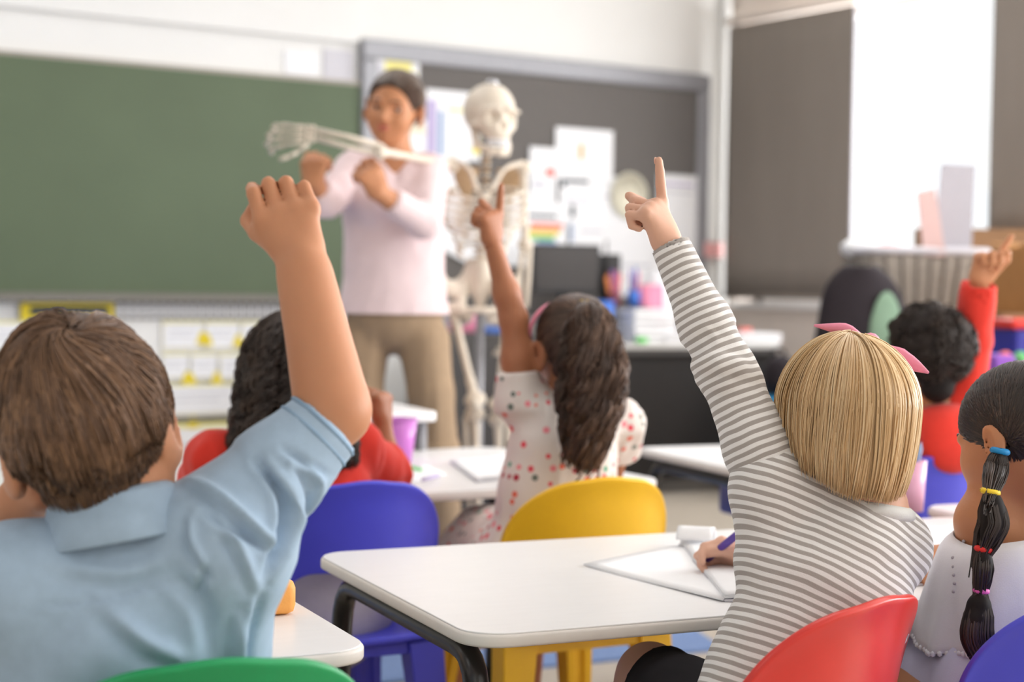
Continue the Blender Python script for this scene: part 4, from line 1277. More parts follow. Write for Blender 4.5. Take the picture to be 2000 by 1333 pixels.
hair_mat('hair_darkbrown', [(0, (56, 42, 36)), (.6, (90, 68, 56)), (1, (134, 104, 84))], .45)
hair_mat('hair_mid', [(0, (70, 54, 44)), (.6, (98, 78, 62)), (1, (140, 112, 88))], .45)
mat('cap_brown', (68, 50, 40), .7, .2, noise=.15, nscale=90)
mat('cap_blond', (200, 162, 116), .7, .2, noise=.12, nscale=90)
mat('cap_black', (30, 25, 24), .7, .2, noise=.15, nscale=90)
mat('denim', (170, 194, 218), .88, .15, noise=.07, nscale=34, bump=.35, bscale=900, sheen=.15)
mat('denim_dark', (146, 174, 202), .88, .15, noise=.07, nscale=34, bump=.35, bscale=900)
mat('trousers_navy', (48, 56, 84), .9, .15, noise=.08, nscale=60)
mat('trousers_black', (34, 32, 35), .9, .15, noise=.08, nscale=60)
mat('trousers_grey', (188, 182, 190), .9, .15, noise=.05, nscale=60)
mat('trousers_taupe', (168, 144, 118), .85, .2, noise=.04, nscale=30, bump=.1, bscale=500)
mat('knit_pink', (238, 216, 218), .9, .15, noise=.02, nscale=40, bump=.12, bscale=500, sheen=.2)
mat('knit_red', (226, 62, 50), .9, .15, noise=.04, nscale=60, bump=.2, bscale=500, sheen=.2)
mat('hood_grey', (176, 172, 178), .9, .15, noise=.04, nscale=60)
mat('cotton_white', (240, 239, 246), .88, .15, noise=.015, nscale=60, bump=.12, bscale=500, sheen=.1)
mat('skirt_lavender', (214, 212, 238), .88, .15, noise=.015, nscale=60, bump=.12, bscale=500)
mat('band_pink', (240, 150, 176), .6, .3, noise=.04, nscale=80, bump=.15, bscale=400)
mat('band_blue', (30, 140, 205), .5, .4, noise=.04)
mat('band_yellow', (244, 210, 50), .5, .4, noise=.04)
mat('band_red', (226, 50, 44), .5, .4, noise=.04)
mat('band_magenta', (236, 110, 190), .5, .4, noise=.04)
mat('shoe_white', (232, 230, 228), .5, .4, noise=.03)
mat('shoe_dark', (44, 40, 42), .5, .4, noise=.05)
mat('rib_collar', (226, 226, 224), .9, .15, noise=.02, nscale=90, bump=.2, bscale=600)

def stripe_material():
    """grey and white stripes across the 'axial' coordinate stored on the garment"""
    m = bpy.data.materials.new('striped_jersey'); m.use_nodes = True
    nt = m.node_tree; nd = nt.nodes; ln = nt.links; b = nd['Principled BSDF']
    b.inputs['Roughness'].default_value = .9; b.inputs['Specular IOR Level'].default_value = .12
    b.inputs['Sheen Weight'].default_value = .15
    at = nd.new('ShaderNodeAttribute'); at.attribute_name = 'axial'
    md = nd.new('ShaderNodeMath'); md.operation = 'FRACT'
    ln.new(at.outputs['Fac'], md.inputs[0])
    rp = nd.new('ShaderNodeValToRGB'); el = rp.color_ramp.elements
    el.new(.5); el.new(.5)
    for e, p, c in zip(el, (0.0, .46, .54, .97), ((176, 169, 165), (176, 169, 165), (243, 241, 240), (243, 241, 240))):
        e.position = p; e.color = rgb(*c)
    ln.new(md.outputs[0], rp.inputs['Fac'])
    ln.new(rp.outputs['Color'], b.inputs['Base Color'])
    tc = nd.new('ShaderNodeTexCoord')
    n2 = nd.new('ShaderNodeTexNoise'); n2.inputs['Scale'].default_value = 700; ln.new(tc.outputs['Object'], n2.inputs['Vector'])
    bp = nd.new('ShaderNodeBump'); bp.inputs['Strength'].default_value = .2; bp.inputs['Distance'].default_value = .002
    ln.new(n2.outputs['Fac'], bp.inputs['Height']); ln.new(bp.outputs['Normal'], b.inputs['Normal'])
    MATS['striped_jersey'] = m
stripe_material()

def person(label, base, group=None):
    return empty('person', base, 0, label, 'person', group)
def legs(S, C_, pelvis, X, Ffw, ankles, hw, kn_z=.42, sc=1.0, shoe='shoe_white', trs=None, parent=None, trlen=1.0, tr_r=.010, knees=None):
    """seated legs, added to the body field; C_ collects the trousers"""
    P = []
    for s in (-1, 1):
        hip = pelvis+X*s*hw*.55+A(0, 0, -.01)
        knee = hip+Ffw*.29*sc+X*s*.02; knee[2] = kn_z
        if knees is not None and knees[0 if s < 0 else 1] is not None: knee = knees[0 if s < 0 else 1]
        an = ankles[0 if s < 0 else 1]
        S.chain([hip, (hip+knee)/2+A(0, 0, .006), knee], [.062*sc, .056*sc, .043*sc], .03)
        S.chain([knee, knee*.6+an*.4-Ffw*.01, an], [.043*sc, .042*sc, .026*sc], .02)
        S.cone(an-Ffw*.02+A(0, 0, -.02), an+Ffw*.085*sc+A(0, 0, -.035), .026*sc, .018*sc, .02)
        if C_ is not None:
            C_.chain([hip, (hip+knee)/2+A(0, 0, .006), knee], [.066*sc+tr_r, .060*sc+tr_r, .047*sc+tr_r], .03)
            if trlen > .5:
                e = knee+(an-knee)*trlen
                C_.cone(knee, (knee+e)/2, .047*sc+tr_r, .044*sc+tr_r, .02); C_.cone((knee+e)/2, e, .044*sc+tr_r, .034*sc+tr_r, .02, flat=True)
        P.append((hip, knee, an))
        if parent is not None and shoe:
            f = Ffw
            Q = SDF(); Q.cone(an-f*.03+A(0, 0, -.022), an+f*.10*sc+A(0, 0, -.036), .034*sc, .026*sc, .02); Q.ball(an+A(0, 0, -.01), .034*sc, .02)
            skin_mesh('shoe', Q, .006, M[shoe], parent)
    return P
# ------------------------------------------------------------------ hair builders
class Scalp:
    def __init__(s, c, R, sc, t=.012, tz=0.0):
        s.c, s.R, s.sc = c, R, sc
        s.ce = A(0, -.012, .026)*sc; s.er = A(.072, .088, .078)*sc+t+A(0, 0, tz)
    def pt(s, d, off=0.0):
        d = np.asarray(d, float); d = d/(np.linalg.norm(d, axis=-1, keepdims=True)+1e-12)
        return s.ce+d*(s.er+np.asarray(off)[..., None] if np.ndim(off) else s.er+off)
    def world(s, P): return s.c+np.asarray(P)@s.R.T
def hair_cap(name, sc, m, parent, cut=True, grow=-.004, nape=True, h=.005, extra=None, ey=0.0):
    S = SDF(); W_ = lambda x, y, z: sc.c+sc.R@(A(x, y, z)*sc.sc)
    S.ell(sc.c+sc.R@sc.ce, sc.er+grow, sc.R, .01)
    if nape: S.cone(W_(0, -.045, -.01), W_(0, -.045, -.058), .046*sc.sc, .038*sc.sc, .02)
    if cut:
        S.ell(W_(0, .095, -.036), A(.088, .070, .104)*sc.sc, sc.R, .012, '-')
        for x in (-1, 1): S.ell(W_(x*.082, .004+ey, -.035), A(.03, .026, .050)*sc.sc, sc.R, .008, '-')
    if extra: extra(S, W_)
    return skin_mesh(name, S, h, m, parent, 1)
def short_hair(sc, parent, m, n=5000, L=.045, whorl=(.05, -.5, .86), r=.0011, swirl=.35, lift=.010, wave=0.0, lo_back=-.86, earcut=None):
    wv = nrm(whorl)
    D = RNG.normal(size=(n*3, 3)); D /= np.linalg.norm(D, axis=1)[:, None]
    lim = np.where(D[:, 1] < -.15, lo_back, np.where(D[:, 1] < .32, -.12+.0*D[:, 1], .42+.3*(D[:, 1]-.32)))
    lim = np.where((D[:, 1] > -.40) & (D[:, 1] <= -.15), -.55, lim)
    D = D[D[:, 2] > lim]
    if earcut is not None:
        q = sc.pt(D); D = D[~((np.abs(q[:, 0]) > .045) & (((q[:, 1]-earcut)/.026)**2+((q[:, 2]+.008)/.040)**2 < 1))]
    D = D[:n]; n = len(D)
    # locks: neighbours share direction and tint
    cl = RNG.normal(size=(260, 3)); cl /= np.linalg.norm(cl, axis=1)[:, None]
    own = np.argmax(D@cl.T, axis=1)
    rot = RNG.normal(0, .16, 260)[own]; lf = RNG.uniform(.3, 1.2, 260)[own]; tc = RNG.uniform(0, 1, 260)[own]
    K = 7; P = np.zeros((n, K, 3)); d = D.copy()
    t = d-wv; 
    for k in range(K):
        f = k/(K-1)
        off = lift*lf*(math.sin(min(1, f*1.3)*math.pi)*.8+.25)+RNG.uniform(-.001, .001, n)
        P[:, k] = sc.pt(d, off)
        t = d-wv*(d@wv)[:, None]*.9 - wv*.1
        t = t-d*(t*d).sum(1)[:, None]; t /= np.linalg.norm(t, axis=1)[:, None]+1e-9
        b = np.cross(d, t)
        fall = A(0, 0, -1)-d*(d@A(0, 0, -1))[:, None]
        g = t+b*(swirl*np.exp(-((1-d@wv)*2.2))+rot*.6)[:, None]+fall*.35+RNG.normal(0, .03+wave, (n, 3))
        g = g-d*(g*d).sum(1)[:, None]; g /= np.linalg.norm(g, axis=1)[:, None]+1e-9
        d = d+g*(L/(K-1)/.085); d /= np.linalg.norm(d, axis=1)[:, None]
    tint = np.clip(tc*.28+RNG.uniform(0, .6, n), 0, 1)
    return strands('strands', sc.world(P), r*RNG.uniform(.8, 1.3, n), m, parent, tint, 3, np.linspace(1, .25, K))
def long_hair(sc, parent, m, zend, n=3200, clumps=150, r=.0013, az=155, top=(.0, .0), K=16, curl=0.0, curl_n=4, flare=0.0, tuck=.010, lay=.005, tcw=.6):
    """falls from the crown all round except the face; zend(x) = local height of the ends"""
    phc = np.radians(RNG.uniform(-az, az, clumps)); ofc = RNG.normal(0, lay*.55, clumps); tc = RNG.uniform(0, 1, clumps)
    ec = RNG.uniform(-.008, .006, clumps); phs = RNG.uniform(0, 6.28, clumps)
    cl = RNG.integers(0, clumps, n)
    ph = phc[cl]+RNG.normal(0, .06, n); off = ofc[cl]+RNG.normal(0, .0014, n)-.001
    th0 = RNG.uniform(.02, .5, n)**1.5
    P = np.zeros((n, K, 3)); jit = RNG.normal(0, .45, n)
    hx, hy = np.sin(ph), -np.cos(ph)             # 0 = back of the head
    er = sc.er
    ze = np.array([zend(x) for x in hx])+ec[cl]+RNG.normal(0, .0025, n)
    Larc = 1.45*.085
    tot = Larc+np.maximum(sc.ce[2]-ze, .01)
    for k in range(K):
        f = k/(K-1)
        s_ = th0*.085+(tot-th0*.085)*f
        th = np.minimum(s_/.085, 1.45)
        drop = np.maximum(s_-Larc, 0)
        rad = np.sin(th)
        x = sc.ce[0]+hx*rad*(er[0]+off)+top[0]*(1-rad)
        y = sc.ce[1]+hy*rad*(er[1]+off)+top[1]*(1-rad)
        z = sc.ce[2]+np.cos(th)*(er[2]+off)-drop
        q = np.clip(drop/np.maximum(tot-Larc, .01), 0, 1)
        x += hx*(flare*q-tuck*q**3); y += hy*(flare*q-tuck*q**3)
        if curl:
            a = phs[cl]+jit+f*curl_n*6.28*(1+.3*np.sin(phs[cl]*3))
            g = curl*min(1, f*2)
            x += np.cos(a)*g*np.cos(ph); y += np.cos(a)*g*np.sin(ph); z += np.sin(a)*g*.6; x += hx*np.sin(a)*g*.6; y += hy*np.sin(a)*g*.6
        wv_ = .0022*np.sin(phs[cl]+f*5.5+ph*7)*min(1, f*1.6)*(1-curl*60 if curl*60 < 1 else 0)
        x += wv_*np.cos(ph); y += wv_*np.sin(ph)
        P[:, k] = np.stack([x, y, z], 1)
    tint = np.clip(tc[cl]*tcw+RNG.uniform(0, 1-tcw, n), 0, 1)
    return strands('strands', sc.world(P), r*RNG.uniform(.8, 1.3, n), m, parent, tint, 3, np.concatenate([np.ones(K-3), [.9, .65, .2]]))
def pulled_hair(sc, parent, m, tie, n=2200, r=.0012, az=170, zlo=-.5, K=10):
    """hair combed over the head towards a tie point (local coordinates)"""
    D = RNG.normal(size=(n*3, 3)); D /= np.linalg.norm(D, axis=1)[:, None]
    lim = np.where(D[:, 1] < -.2, -.86, np.where(D[:, 1] < .35, -.15, .42))
    D = D[D[:, 2] > lim][:n]; n = len(D)
    td = nrm((np.asarray(tie)-sc.ce)/sc.er)
    P = np.zeros((n, K, 3))
    ang = np.arccos(np.clip(D@td, -1, 1))
    for k in range(K):
        f = k/(K-1)*.96
        a, b = np.sin((1-f)*ang)/np.maximum(np.sin(ang), 1e-4), np.sin(f*ang)/np.maximum(np.sin(ang), 1e-4)
        d = D*a[:, None]+td*b[:, None]
        P[:, k] = sc.pt(d, RNG.uniform(-.001, .0015, n)+.002*math.sin(f*3.1))
    tint = np.clip(vnoise(D*9, 3)*.4+.4+RNG.uniform(-.2, .3, n), 0, 1)
    return strands('strands', sc.world(P), r*RNG.uniform(.8, 1.3, n), m, parent, tint, 3)
def tail(path, radii, parent, m, n=900, r=.0012, K=40, curl=0.0, curl_n=8, name='ponytail'):
    C_ = spline(path, K); rr = np.interp(np.linspace(0, 1, K), np.linspace(0, 1, len(radii)), radii)
    T = np.gradient(C_, axis=0); T /= np.linalg.norm(T, axis=1)[:, None]
    U = np.cross(T, Fg); U /= np.linalg.norm(U, axis=1)[:, None]; B = np.cross(T, U)
    nc = 60; a0 = RNG.uniform(0, 6.28, nc); q0 = np.sqrt(RNG.uniform(0, 1, nc)); ph = RNG.uniform(0, 6.28, nc); t0 = RNG.uniform(0, 1, nc)
    cl = RNG.integers(0, nc, n)
    a = a0[cl]+RNG.normal(0, .12, n); q = np.clip(q0[cl]+RNG.normal(0, .05, n), 0, 1)
    f = np.linspace(0, 1, K)
    ww = curl*np.minimum(1, f*3)[None]
    an = (ph[cl]+RNG.normal(0, .5, n))[:, None]+f[None]*curl_n*6.28*(1+.35*np.sin(ph[cl]*3)[:, None])
    u = np.cos(a)[:, None]*q[:, None]*rr[None]+ww*np.cos(an)+RNG.normal(0, .0008, (n, 1))
    v = np.sin(a)[:, None]*q[:, None]*rr[None]+ww*np.sin(an)
    P = C_[None]+U[None]*u[..., None]+B[None]*v[..., None]
    P += (RNG.normal(0, .004, n)[:, None]*f[None]**3)[..., None]*T[None]*3
    tint = np.clip(t0[cl]*.6+RNG.uniform(0, .4, n), 0, 1)
    return strands(name, P, r*RNG.uniform(.8, 1.3, n), m, parent, tint, 3)
def ring(name, c, ax, R, r, m, parent, n=20, X=None, flat=1.0):
    ax = nrm(ax); u = nrm(np.cross(ax, Fg if abs(ax@Fg) < .9 else Ug)) if X is None else nrm(X-ax*(X@ax)); v = np.cross(ax, u)
    P = [c+(u*math.cos(2*math.pi*k/n)+v*math.sin(2*math.pi*k/n)*flat)*R for k in range(n+1)]
    mb = MB().tube(P, r, 8, cap=False); return mesh(name, mb.V, mb.F, m, parent)
def folds(specs):
    """sum of stretched ridged noise fields: (amp, axis along the folds, along, across, mask centre, mask radius, seed)"""
    def f(V, N):
        d = np.zeros(len(V))
        for (amp, ax, la, lc, c, R_, seed) in specs:
            ax = nrm(ax); u = nrm(np.cross(ax, Fg+.3*Ug)); v = np.cross(ax, u)
            Q = np.stack([V@ax/la, V@u/lc, V@v/lc], 1)
            Q = Q+.35*np.stack([vnoise(Q*.7+9, seed+1), vnoise(Q*.7+19, seed+2), vnoise(Q*.7+29, seed+3)], 1)
            r_ = 1-np.abs(vnoise(Q, seed))*1.6
            mk = 1.0 if c is None else np.exp(-((V-c)**2).sum(1)/R_**2)
            d += amp*r_*mk
        return d
    return f
def pix(V):
    d = V-CAM; z = d@Fc
    return np.stack([1000+FPX*(d@Rc)/z, 666.5-FPX*(d@Uc)/z], 1)
def creases(specs, side=-Fg):
    """cloth creases: (points along the crease as seen from the room's back, width in px, height in m); skew>0 makes one flank steeper"""
    def f(V, N):
        q = pix(V); vis = np.clip((N@side)*2.2, 0, 1); out = np.zeros(len(V))
        for (P, w_, amp) in specs:
            C_ = spline(np.array(P, float), 8*(len(P)-1)+1) if len(P) > 2 else np.linspace(P[0], P[1], 8)
            best = np.full(len(V), 1e9); sg = np.zeros(len(V)); tt = np.zeros(len(V)); n = len(C_)-1
            m_ = (q[:, 0] > C_[:, 0].min()-4*w_) & (q[:, 0] < C_[:, 0].max()+4*w_) & (q[:, 1] > C_[:, 1].min()-4*w_) & (q[:, 1] < C_[:, 1].max()+4*w_)
            ii = np.where(m_)[0]
            if not len(ii): continue
            Q = q[ii]; b = best[ii]; s_ = sg[ii]; t_ = tt[ii]
            for i in range(n):
                a, d = C_[i], C_[i+1]-C_[i]; L = d@d+1e-9
                t = np.clip(((Q-a)@d)/L, 0, 1); e = Q-a-t[:, None]*d; r = np.sqrt((e**2).sum(1))
                m2 = r < b
                b = np.where(m2, r, b); s_ = np.where(m2, np.sign(d[0]*e[:, 1]-d[1]*e[:, 0]), s_); t_ = np.where(m2, (i+t)/n, t_)
            x = b*s_/w_
            prof = np.exp(-x*x)-.55*np.exp(-((x-1.7)/1.0)**2)
            out[ii] += amp*prof*np.sin(np.pi*np.clip(t_*.94+.03, 0, 1))**.6
        return out*vis
    return f
def both(*fs):
    return lambda V, N: sum(f(V, N) for f in fs)
# ================================================================== boy in the denim shirt
def build_boy():
    c0, ang, ch = CH['A']
    Ff = nrm(CG(-.22, .975, 0)); X = nrm(CG(.975, .22, 0))
    pel = CG(-.398, 1.69, .485)
    neck = W(238, 985, 1.655)
    root = person('boy in a pale denim shirt raising a loose fist, short brown hair, green chair', A(pel[0], pel[1], 0))
    S = SDF(); sk = M['skin_fair']
    hc = W(174, 853, 1.665); R = frame(nrm(CG(-.17, .985, .02)), roll=math.radians(12)); s = 1.01
    head_sdf(S, hc, R, s, ear=1.25, ey=-.018)
    S.cone(L2W(hc, R, A(0, -.02, -.045)), neck+A(0, 0, .012), .046, .047, .02)
    S.cone(neck+A(0, 0, .012), neck-A(0, 0, .05), .047, .05, .02)
    torso_sdf(S, pel, neck-A(0, 0, .05), X, .128)
    shR = W(432, 1040, 1.665); elR = W(652, 808, 1.70); wrR = W(586, 492, 1.745)
    shL = W(30, 1150, 1.63); elL = W(-52, 1136, 1.80); wrL = W(30, 990, 1.745)
    S.cone(neck-A(0, 0, .06), shR, .040, .042, .02); S.cone(neck-A(0, 0, .06), shL, .040, .042, .02)
    S.chain([shR, (shR+elR)/2, elR], [.043, .036, .0300], .02)
    fm = elR+(wrR-elR)*.28
    S.chain([elR, fm, elR+(wrR-elR)*.65, wrR], [.0298, .0282, .0250, .0205], .02, smooth=12)
    S.ball(elR+nrm(elR-shR)*.008+A(0, 0, -.004), .0275, .02)
    hu = W(553, 392, 1.755)-wrR
    tips, th, sd = hand_sdf(S, wrR, hu, nrm(-Fg+.12*Rg+.1*Ug), 1, 1.16, curl=[(-2, 58, 40), (6, 80, 50), (8, 84, 50), (10, 86, 50)], thumb=(.55, .42, .55), thick=.98, spread=-.03, pl=.84, k=.0018)
    S.chain([shL, elL], [.044, .034], .02); S.chain([elL, wrL], [.033, .025], .02)
    hand_sdf(S, wrL, W(86, 912, 1.70)-wrL, nrm(-Fg-.5*Rg), -1, 1.0, curl=[(50, 80, 50)]*4, thumb=(.4, .5, .5), thick=1.1)
    T = SDF()
    ank = [pel+Ff*.36-X*.10-A(0, 0, pel[2]-.075), pel+Ff*.36+X*.10-A(0, 0, pel[2]-.075)]
    legs(S, T, pel, X, Ff, ank, .137, .41, 1.0, 'shoe_dark', parent=root)
    body = skin_mesh('body', S, .0032, sk, root, 1)
    face_parts(hc, R, s, root, 'hair_dark')
    skin_mesh('trousers', T, .007, M['trousers_navy'], root, 1)
    nail(root, tips[0][2], tips[0][3], np.cross(tips[0][3]-tips[0][2], sd)*-1, 1.0, M['nail_fair'])
    # hair
    sc = Scalp(hc, R, s, .0075, .012)
    def nape(S_, W_): S_.cone(W_(0, -.045, -.01), W_(0, -.042, -.030), .046*s, .036*s, .02)
    cap = hair_cap('hair', sc, M['cap_brown'], root, grow=-.002, nape=False, extra=nape, ey=-.016)
    short_hair(sc, cap, M['hair_brown'], 8000, .085, (.08, -.46, .86), .0011, .75, .0085, earcut=-.026)
    # nape fringe
    n = 900; u = RNG.uniform(-1, 1, n); z0 = RNG.uniform(-.052, -.02, n); K = 5
    P = np.zeros((n, K, 3))
    for k in range(K):
        f = k/(K-1)
        x = u*.052*(1-.12*f); y = -.045-np.sqrt(np.maximum(0, 1-u*u))*(.050-.010*f)*np.interp(z0, [-.052, -.02], [.82, 1])-.002; z = z0+.006-.020*f*(1-.35*np.abs(u))
        P[:, k] = np.stack([x, y, z], 1)*s
    strands('nape_hair', sc.world(P), .0010, M['hair_brown'], cap, np.clip(RNG.normal(.3, .2, n), 0, 1), 3, np.linspace(1, .2, K))
    # shirt
    Q = SDF(); den = M['denim']
    g = neck-A(0, 0, .070)
    sp = neck-pel
    trunk(Q, pel-A(0, 0, .02), neck-A(0, 0, .022), X, .146, .142, .146, .68)
    Q.cone(neck-A(0, 0, .13), neck-A(0, 0, .048), .085, .052, .03)
    Q.cone(g, shR-A(0, 0, .004), .048, .054, .03); Q.cone(g, shL, .048, .052, .03)
    ctr = W(428, 1044, 1.665); cuff = W(634, 829, 1.697)
    mid = ctr*.45+cuff*.55
    Q.cone(ctr, mid, .060, .0475, .04); Q.cone(mid, cuff, .0475, .0400, .02, flat=True)
    Q.cone(W(440, 1110, 1.66), W(400, 1200, 1.67), .050, .048, .06)
    Q.cone(shL, elL*.9+shL*.1, .060, .048, .04)
    e1 = nrm(cuff-ctr)
    # big folds of the pulled-up sleeve and back
    Q.cone(L2W(hc, R, A(0, -.02, -.03)), neck-A(0, 0, .012), .052, .052, .006, '-')
    D1 = creases([(P_, w_, h_*1.4) for (P_, w_, h_) in [
        ([(374, 1012), (378, 1060), (408, 1112)], 9, .006), ([(366, 940), (425, 968), (505, 1040), (536, 1070)], 11, .0085),
        ([(400, 1000), (450, 1035), (520, 1068)], 8, -.005), ([(500, 900), (542, 962), (548, 1037), (520, 1120)], 9, -.008),
        ([(526, 906), (572, 972), (566, 1055), (532, 1130)], 10, .008), ([(552, 880), (590, 903), (640, 930)], 7, -.0045),
        ([(575, 912), (601, 972), (583, 1050)], 7, -.0055), ([(600, 905), (624, 950), (612, 1000)], 7, .0045),
        ([(205, 1185), (282, 1252), (366, 1290)], 17, .007), ([(466, 1205), (460, 1320)], 10, .006), ([(512, 1160), (486, 1260), (480, 1330)], 9, -.007),
        ([(430, 1010), (470, 1075), (500, 1150)], 10, .006), ([(340, 1120), (400, 1190), (420, 1300)], 20, -.006), ([(410, 1095), (380, 1170)], 8, -.004),
        ([(120, 1110), (240, 1120), (330, 1090)], 16, .004),
        ([(0, 1196), (120, 1184), (240, 1166), (390, 1130)], 3.2, -.0016)]])
    D = folds([(.0018, e1+.5*Ug*-1, .10, .034, ctr*.6+cuff*.4, .13, 11), (.0016, Ug+.6*Rg, .12, .05, None, 0, 5), (.0012, e1, .03, .022, cuff, .07, 31)])
    sh = skin_mesh('shirt', Q, .0042, den, root, 1, disp=both(D, D1))
    for dd, rr in ((-.003, .0418), (-.017, .0430)): ring('cuff_seam', cuff+e1*dd, e1, rr, .0022, M['denim_dark'], sh, 28)
    # shirt collar, standing and folded over
    up = nrm(L2W(hc, R, A(0, 0, 0))-neck); up = nrm(up*.3+Ug+Rg*-.10)
    rx = nrm(Rg*.975+Ug*.17-up*((Rg*.975+Ug*.17)@up)); fy = np.cross(up, rx)
    cc = neck+A(0, 0, -.022)+Rg*-.002-Fg*.004
    prof = [(.054, -.01), (.0535, .016), (.0540, .032), (.0570, .036), (.0620, .029), (.0690, .010), (.0770, -.012), (.0760, -.0140), (.0720, -.012)]
    n = 40; V = []
    for i in range(n+1):
        a = math.radians(-90-152+304*i/n)        # open at the throat
        for r_, z in prof:
            w_ = 1+.012*math.sin(i*.9)
            V.append(cc+(rx*math.cos(a)*1.04+fy*math.sin(a)*.98)*r_*w_+up*(z-.004*math.sin(a)))
    k = len(prof)
    F = [(i*k+j, (i+1)*k+j, (i+1)*k+j+1, i*k+j+1) for i in range(n) for j in range(k-1)]
    mesh('collar', V, F, den, sh, solid=.0024)
    # yoke seam and back pleat stitched on the shirt surface
    return root
build_boy()
# ================================================================== child in the striped shirt
def build_striped():
    Ff = nrm(CG(-.55, .83, 0)); 
    pel = W(1484, 1468, 2.0); neck = W(1692, 1004, 2.085)
    X = nrm(W(1785, 1045, 2.10)-W(1490, 940, 2.065))
    Xh = nrm(CG(.83, .55, 0))
    root = person('child with blond bob and pink bow in grey striped shirt pointing up from red chair', A(pel[0], pel[1], 0))
    S = SDF(); sk = M['skin_pale']
    hc = W(1652, 841, 2.10); R = frame(nrm(CG(.15, .985, -.04)), roll=math.radians(-4)); s = 1.02
    head_sdf(S, hc, R, s)
    S.cone(L2W(hc, R, A(0, -.02, -.045)), neck+A(0, 0, .01), .041, .043, .02)
    S.cone(neck+A(0, 0, .01), neck-A(0, 0, .03), .043, .055, .03)
    torso_sdf(S, pel, neck, X, .104, .7)
    shL = W(1506, 930, 2.075); elL = W(1412, 708, 2.105); wrL = W(1301, 470, 2.135)
    shR = W(1738, 1072, 2.11); elR = CG(.515, 2.36, .668); wrR = W(1466, 1094, 2.475)
    S.cone(neck-(neck-pel)*.10, shL, .045, .042, .03); S.cone(neck-(neck-pel)*.10, shR, .045, .042, .03)
    S.chain([shL, (shL+elL)/2, elL], [.036, .029, .025], .02)
    S.chain([elL, elL+(wrL-elL)*.3, wrL], [.025, .0245, .0195], .02)
    S.chain([shR, elR], [.038, .029], .02); S.chain([elR, wrR], [.028, .0195], .02)
    # raised hand: index up, the others folded
    u = nrm(W(1266, 396, 2.150)-wrL)
    nb = nrm(Rg*.80-Fg*.62+Ug*.25)
    u = nrm(u-Fg*.30)
    tips, th, sd = hand_sdf(S, wrL, u, nb, -1, 1.0, curl=[(-24, 2, 2), (62, 88, 60), (70, 90, 60), (76, 90, 60)], thumb=(.15, .55, .55), thick=1.0, spread=.02)
    # writing hand
    uw = nrm(W(1405, 1080, 2.492)-wrR)
    tr, thr, sdr = hand_sdf(S, wrR, uw, nrm(Ug*.62+Fg*.75+Rg*.1), 1, 1.0, curl=[(42, 50, 20), (46, 60, 30), (54, 72, 45), (60, 78, 50)], thumb=(.25, .45, .40), thick=1.04)
    T = SDF()
    ank = [pel+Ff*.34-Xh*.10-A(0, 0, pel[2]-.075), pel+Ff*.34+Xh*.10-A(0, 0, pel[2]-.075)]
    pk = pel.copy()
    legs(S, T, pk, Xh, Ff, ank, .115, .455, 1.0, 'shoe_white', parent=root, trlen=0, tr_r=.008, knees=[CG(.195, 2.235, .515), None])
    body = skin_mesh('body', S, .0032, sk, root, 1)
    face_parts(hc, R, s, root, 'hair_mid')
    skin_mesh('shorts', T, .006, M['trousers_black'], root, 1, keep=lambda V: ((V-pel)@Ff < .225))
    nail(root, tips[0][2], tips[0][3], np.cross(tips[0][3]-tips[0][2], sd), 1.0, M['nail_fair'])
    # hair
    sc = Scalp(hc, R, s, .013)
    def ex(S_, W_):
        for a in range(-120, 121, 20):
            x, y = math.sin(math.radians(a)), -math.cos(math.radians(a))
            e = zend(x)+.02
            S_.cone(W_(x*.055, -.012+y*.068, .01), A(*W_(x*.060, -.012+y*.070, e/s)), .022, .014, .02)
    zend = lambda x: np.interp(x, [-1, -.55, 0, .6, 1], [-.032, -.062, -.080, -.084, -.080])
    cap = hair_cap('hair', sc, M['cap_blond'], root, grow=-.004, nape=False, extra=ex)
    long_hair(sc, cap, M['hair_blond'], zend, 8500, 420, .00095, 150, (-.004, .01), 18, tuck=.012, lay=.0045, tcw=.35)
    # hair band with a stiff bow
    mb = MB(); V = []; n = 24
    for i in range(n+1):
        a = math.radians(-95+190*i/n)
        for w_ in (-.010, .010):
            q = sc.ce+A(math.sin(a)*(sc.er[0]+.004), .034+w_, math.cos(a)*(sc.er[2]-.003))
            V.append(sc.c+R@q)
    F = [(2*i, 2*i+2, 2*i+3, 2*i+1) for i in range(n)]
    hb = mesh('hair_band', V, F, M['band_pink'], root, solid=.003)
    def leaf(P, wd, nm):
        C_ = spline(P, 9); ws = np.interp(np.linspace(0, 1, 9), np.linspace(0, 1, len(wd)), wd)
        V = []; up = nrm(Ug*.85-Fg*.5)
        for i in range(9):
            t = nrm(C_[min(i+1, 8)]-C_[max(i-1, 0)]); v = nrm(np.cross(t, Fg*.9+Ug*.3)); d = np.cross(t, v)
            for k in range(10):
                b = 2*math.pi*k/10
                V.append(C_[i]+v*math.cos(b)*ws[i]+d*math.sin(b)*.006*(ws[i]/max(wd)))
        F = [(i*10+k, i*10+(k+1) % 10, (i+1)*10+(k+1) % 10, (i+1)*10+k) for i in range(8) for k in range(10)]
        F += [tuple(range(9, -1, -1)), tuple(80+k for k in range(10))]
        mesh(nm, V, F, M['band_pink'], hb)
    leaf([W(1676, 660, 2.12), W(1652, 644, 2.12), W(1622, 640, 2.12), W(1590, 636, 2.12)], [.007, .0085, .006, .0015], 'bow_loop')
    leaf([W(1722, 682, 2.13), W(1752, 700, 2.13), W(1782, 712, 2.13), W(1814, 729, 2.13)], [.008, .016, .010, .0015], 'bow_loop')
    mb = MB().ball(W(1700, 668, 2.15), (.014, .012, .012), 12); mesh('bow_knot', mb.V, mb.F, M['band_pink'], hb)
    # shirt trunk
    Q = SDF(); jer = M['striped_jersey']; sp = neck-pel; ax = nrm(sp)
